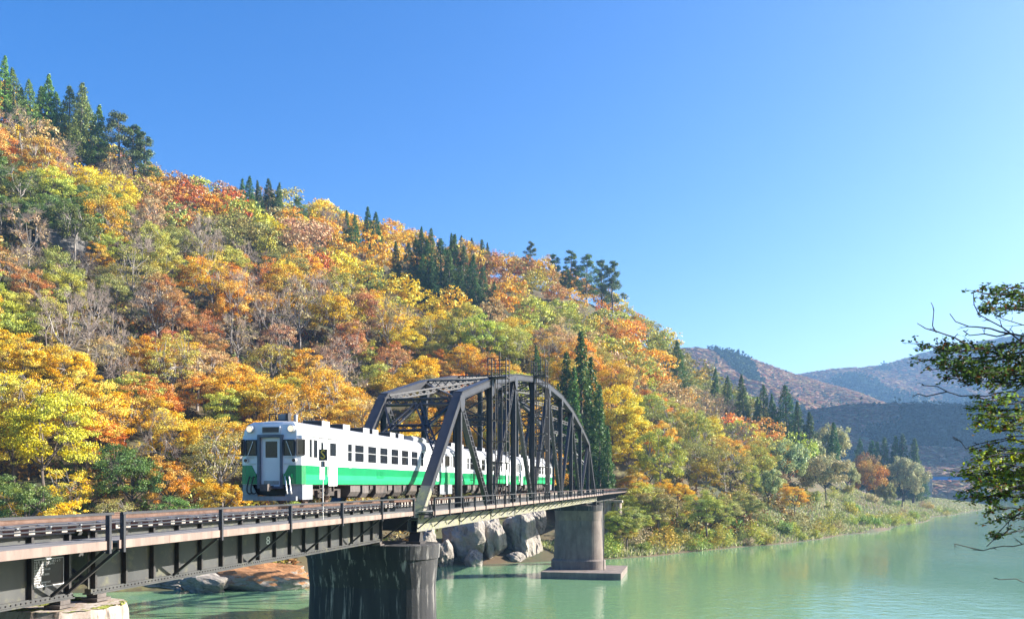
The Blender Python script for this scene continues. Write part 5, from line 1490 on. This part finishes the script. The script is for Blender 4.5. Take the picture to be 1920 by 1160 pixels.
# ------------------------------------------------------------------ foreground tree on the near bank, trunk outside the frame
rs = np.random.RandomState(91); rnd = random.Random(91)
ft = world_thing('foreground_tree', (7.8, 9.4, 10.6), 'dark overhanging foreground tree reaching in from the right edge', 'foreground tree')
def fp(x, y, d): return Vector(px(x, y, d)) - Vector((7.8, 9.4, 10.6))
mb = MB(); curve_tube(mb, [Vector((0, 0, -.6)), Vector((.05, .05, 1.5)), Vector((-.1, 0, 3.2)), Vector((.1, .1, 5.2)), Vector((0, .2, 7.2))], .2, .07, 10); mb.build('trunk', M['bark_dark'], ft, smooth=True)
LV = ([], [], [], [])
def bough(pts, d0, d1, r0, leafy, hang=.0, tw=.30, col=(.045, .075, .018), root_z=None, dens=1.0, twigs=True, reps=4):
    k = len(pts); P = [fp(x, y, d0 + (d1 - d0) * i / max(1, k - 1)) for i, (x, y) in enumerate(pts)]
    if root_z is not None:
        e = P[0]; P = [Vector((0, 0, root_z)), Vector((e.x * .5, e.y * .5, (root_z + e.z) / 2 + .12))] + P
    # densify with a little wander
    Q = []
    for a, b in zip(P[:-1], P[1:]):
        n = max(1, int((b - a).length / .12))
        for i in range(n): Q.append(a + (b - a) * (i / n) + Vector(rs.normal(size=3)) * .012)
    Q.append(P[-1])
    mb = MB(); curve_tube(mb, Q, r0, .004, 6)
    br = mb.build('branch', M['bark_dark'], ft, smooth=True)
    tmb = MB(); L = len(Q)
    start = int(L * (.35 if root_z is not None else .05))
    for i in range(start, L):
        for rep in range(reps if leafy else 1):
            if rnd.random() > (.95 if leafy else .55) * dens: continue
            p = Q[i]; ax = (Q[min(i + 1, L - 1)] - Q[max(i - 1, 0)]).normalized()
            sd = ax.cross(Vector((0, 0, 1))); sd.normalize()
            dr = (ax * rnd.uniform(.3, .9) + sd * rnd.choice((-1, 1)) * rnd.uniform(.3, 1) + Vector((0, 0, rnd.uniform(-.35, .35) - hang))).normalized()
            ln = tw * rnd.uniform(.25, .8); q1 = p + dr * ln * .5 + Vector((0, 0, rnd.uniform(-.02, .03))); q = q1 + (dr + Vector(rs.normal(size=3)) * .3).normalized() * ln * .5
            tmb.tube(p, q1, .0055, .0035, 4, caps=False); tmb.tube(q1, q, .0035, .0016, 4, caps=False)
            if not leafy:
                for j in range(2):
                    e = q1 + (dr + Vector(rs.normal(size=3)) * .7).normalized() * ln * .35; tmb.tube(q1, e, .003, .0014, 3, caps=False)
            else:
                for j in range(10):
                    f = rnd.uniform(.25, 1.05); c = (p + (q1 - p) * f * 2) if f < .5 else (q1 + (q - q1) * (f - .5) * 2)
                    c = np.array(c) + rs.normal(size=3) * .018
                    nrm = np.array([0, 0, 1]) + rs.normal(size=3) * .55; nrm /= np.linalg.norm(nrm)
                    t = np.array(dr) + rs.normal(size=3) * .6; t -= nrm * (t @ nrm); t /= np.linalg.norm(t); b = np.cross(nrm, t); s = rnd.uniform(.015, .027)
                    LV[0].append(np.array([c - t * s, c + b * s * .62 + t * s * .1, c + t * s * 1.15, c - b * s * .62 + t * s * .1])); LV[1].append(rnd.random()); LV[2].append(rnd.random())
                    cc = np.array(col) * rnd.uniform(.8, 1.2)
                    if rnd.random() < .12: cc = np.array((.16, .075, .03))
                    LV[3].append(cc)
    if tmb.v: tmb.build('twigs', M['bark_dark'], br, kind='stuff')
DK = (.085, .14, .035); YG = (.34, .40, .05); MG = (.19, .27, .045)
bough([(1960, 655), (1920, 637), (1878, 611), (1839, 587), (1827, 570), (1825, 548)], 9.2, 8.9, .022, False, root_z=3.4)
bough([(1920, 631), (1868, 627), (1819, 627), (1806, 620)], 9.2, 9.0, .010, False, tw=.16)
bough([(1898, 625), (1855, 615), (1811, 610), (1791, 603), (1781, 588)], 9.15, 8.8, .010, False, tw=.2)
bough([(1819, 649), (1787, 633), (1757, 623), (1736, 615), (1720, 606)], 8.9, 8.7, .009, False, tw=.2)
bough([(1757, 623), (1748, 608), (1751, 582)], 8.75, 8.7, .006, False, tw=.12)
bough([(1960, 625), (1920, 607), (1878, 595), (1855, 580)], 9.4, 9.2, .014, False, root_z=3.7)
bough([(1960, 580), (1920, 560), (1885, 552), (1845, 560)], 9.5, 9.3, .016, True, root_z=4.0, col=DK, tw=.2)
bough([(1950, 595), (1915, 575), (1880, 575), (1850, 582)], 9.6, 9.4, .012, True, col=DK, tw=.18)
bough([(1960, 702), (1920, 685), (1888, 667), (1849, 657), (1799, 649), (1755, 652), (1735, 648)], 9.3, 8.8, .03, True, root_z=2.6, col=DK, tw=.34)
bough([(1925, 690), (1880, 690), (1835, 684), (1790, 676), (1748, 672), (1728, 676)], 9.6, 9.1, .014, True, col=DK, tw=.34)
bough([(1925, 705), (1880, 702), (1840, 698), (1800, 690), (1765, 688)], 9.0, 8.7, .012, True, col=DK, tw=.3)
bough([(1960, 716), (1920, 716), (1859, 715), (1819, 716), (1789, 708)], 9.4, 9.0, .02, True, root_z=2.3, col=DK, tw=.22, dens=.7)
bough([(1960, 724), (1920, 728), (1868, 738), (1827, 742), (1779, 734), (1730, 722)], 9.2, 8.7, .02, False, root_z=2.2, tw=.22)
bough([(1775, 735), (1740, 744), (1722, 738)], 8.8, 8.7, .006, False, tw=.1)
bough([(1945, 760), (1905, 768), (1870, 772), (1838, 765)], 9.3, 9.0, .014, True, root_z=2.0, col=MG, tw=.26)
bough([(1945, 790), (1905, 795), (1868, 800), (1840, 790)], 9.5, 9.2, .014, True, root_z=1.9, col=YG, tw=.24)
bough([(1960, 812), (1920, 815), (1860, 828), (1815, 838), (1800, 828), (1786, 818)], 9.2, 8.8, .014, False, root_z=1.8, tw=.14)
bough([(1960, 838), (1920, 856), (1890, 874), (1860, 885), (1825, 890)], 9.2, 8.9, .03, True, root_z=1.7, col=YG, tw=.34)
bough([(1950, 868), (1910, 888), (1875, 902), (1838, 906), (1815, 918)], 9.5, 9.1, .02, True, root_z=1.6, col=MG, tw=.36, hang=.15)
bough([(1945, 850), (1910, 850), (1880, 852), (1850, 856)], 9.0, 8.8, .014, True, col=YG, tw=.3)
bough([(1935, 905), (1900, 915), (1870, 922), (1848, 930)], 9.3, 9.0, .012, True, col=MG, tw=.3, hang=.25)
bough([(1945, 945), (1915, 960), (1890, 978), (1870, 1000)], 9.2, 9.0, .012, True, root_z=1.3, col=DK, tw=.22, dens=.5, hang=.2)
bough([(1945, 1012), (1920, 1020), (1880, 1025), (1840, 1030), (1790, 1019)], 9.0, 8.7, .012, False, root_z=1.0, tw=.16)
bough([(1900, 985), (1870, 1005), (1850, 1024)], 9.0, 8.8, .006, True, col=DK, tw=.14, dens=.4)
bough([(1945, 1098), (1920, 1094), (1905, 1080), (1873, 1086)], 8.8, 8.6, .010, False, root_z=.8, tw=.12)
# finer sprays filling the foliage masses
for x0, x1, y0, y1, col, n in ((1840, 1925, 538, 590, DK, 5), (1745, 1925, 645, 708, DK, 11), (1835, 1925, 752, 815, MG, 6), (1818, 1925, 828, 905, YG, 9), (1815, 1925, 885, 940, MG, 7), (1845, 1925, 940, 1005, DK, 4), (1850, 1925, 712, 760, MG, 4)):
    for i in range(n):
        ya = y0 + (y1 - y0) * (i + rnd.random()) / n; xl = x0 + rnd.uniform(0, .35) * (x1 - x0); d0 = rnd.uniform(8.7, 9.9)
        bough([(1945, ya - rnd.uniform(-14, 14)), ((xl + 1945) / 2, ya + rnd.uniform(-8, 8)), (xl, ya + rnd.uniform(-6, 12))], d0, d0 - .2, .008, True, col=col, tw=.22, hang=rnd.uniform(-.1, .2), dens=.9, reps=3)
# limbs on the side away from the river, out of the frame
for i in range(7):
    a = rnd.uniform(-1.9, 1.2); z0 = rnd.uniform(2.5, 6.0)
    e = Vector((math.cos(a) * 2.2, math.sin(a) * 2.2, z0 + .9)); s0 = Vector((7.8, 9.4, 10.6))
    mb = MB(); curve_tube(mb, [Vector((0, 0, z0)), e * .5 + Vector((0, 0, z0 * .5 + .2)), e], .05, .012, 6); br = mb.build('branch', M['bark_dark'], ft)
V = np.concatenate(LV[0]); 
link('leaves', quad_mesh('leaves', V, np.array(LV[1]), np.array(LV[2]), M['leaf_near'], np.array(LV[3])), ft, kind='stuff')

# ------------------------------------------------------------------ haze
def haze_mat():
    m, nt, out = new_mat('valley haze')
    v = N(nt, "VolumePrincipled")
    v.inputs['Color'].default_value = (.30, .58, 1.0, 1); v.inputs['Density'].default_value = HAZE; v.inputs['Anisotropy'].default_value = .25
    nt.links.new(v.outputs[0], out.inputs['Volume']); return m
HAZE = .00016
mb = MB(); mb.box(-2050, 3050, -450, 4250, -11.5, 520)
hz = mb.build('haze', haze_mat()); tag(hz, 'thin blue haze filling the valley', 'haze', kind='stuff')
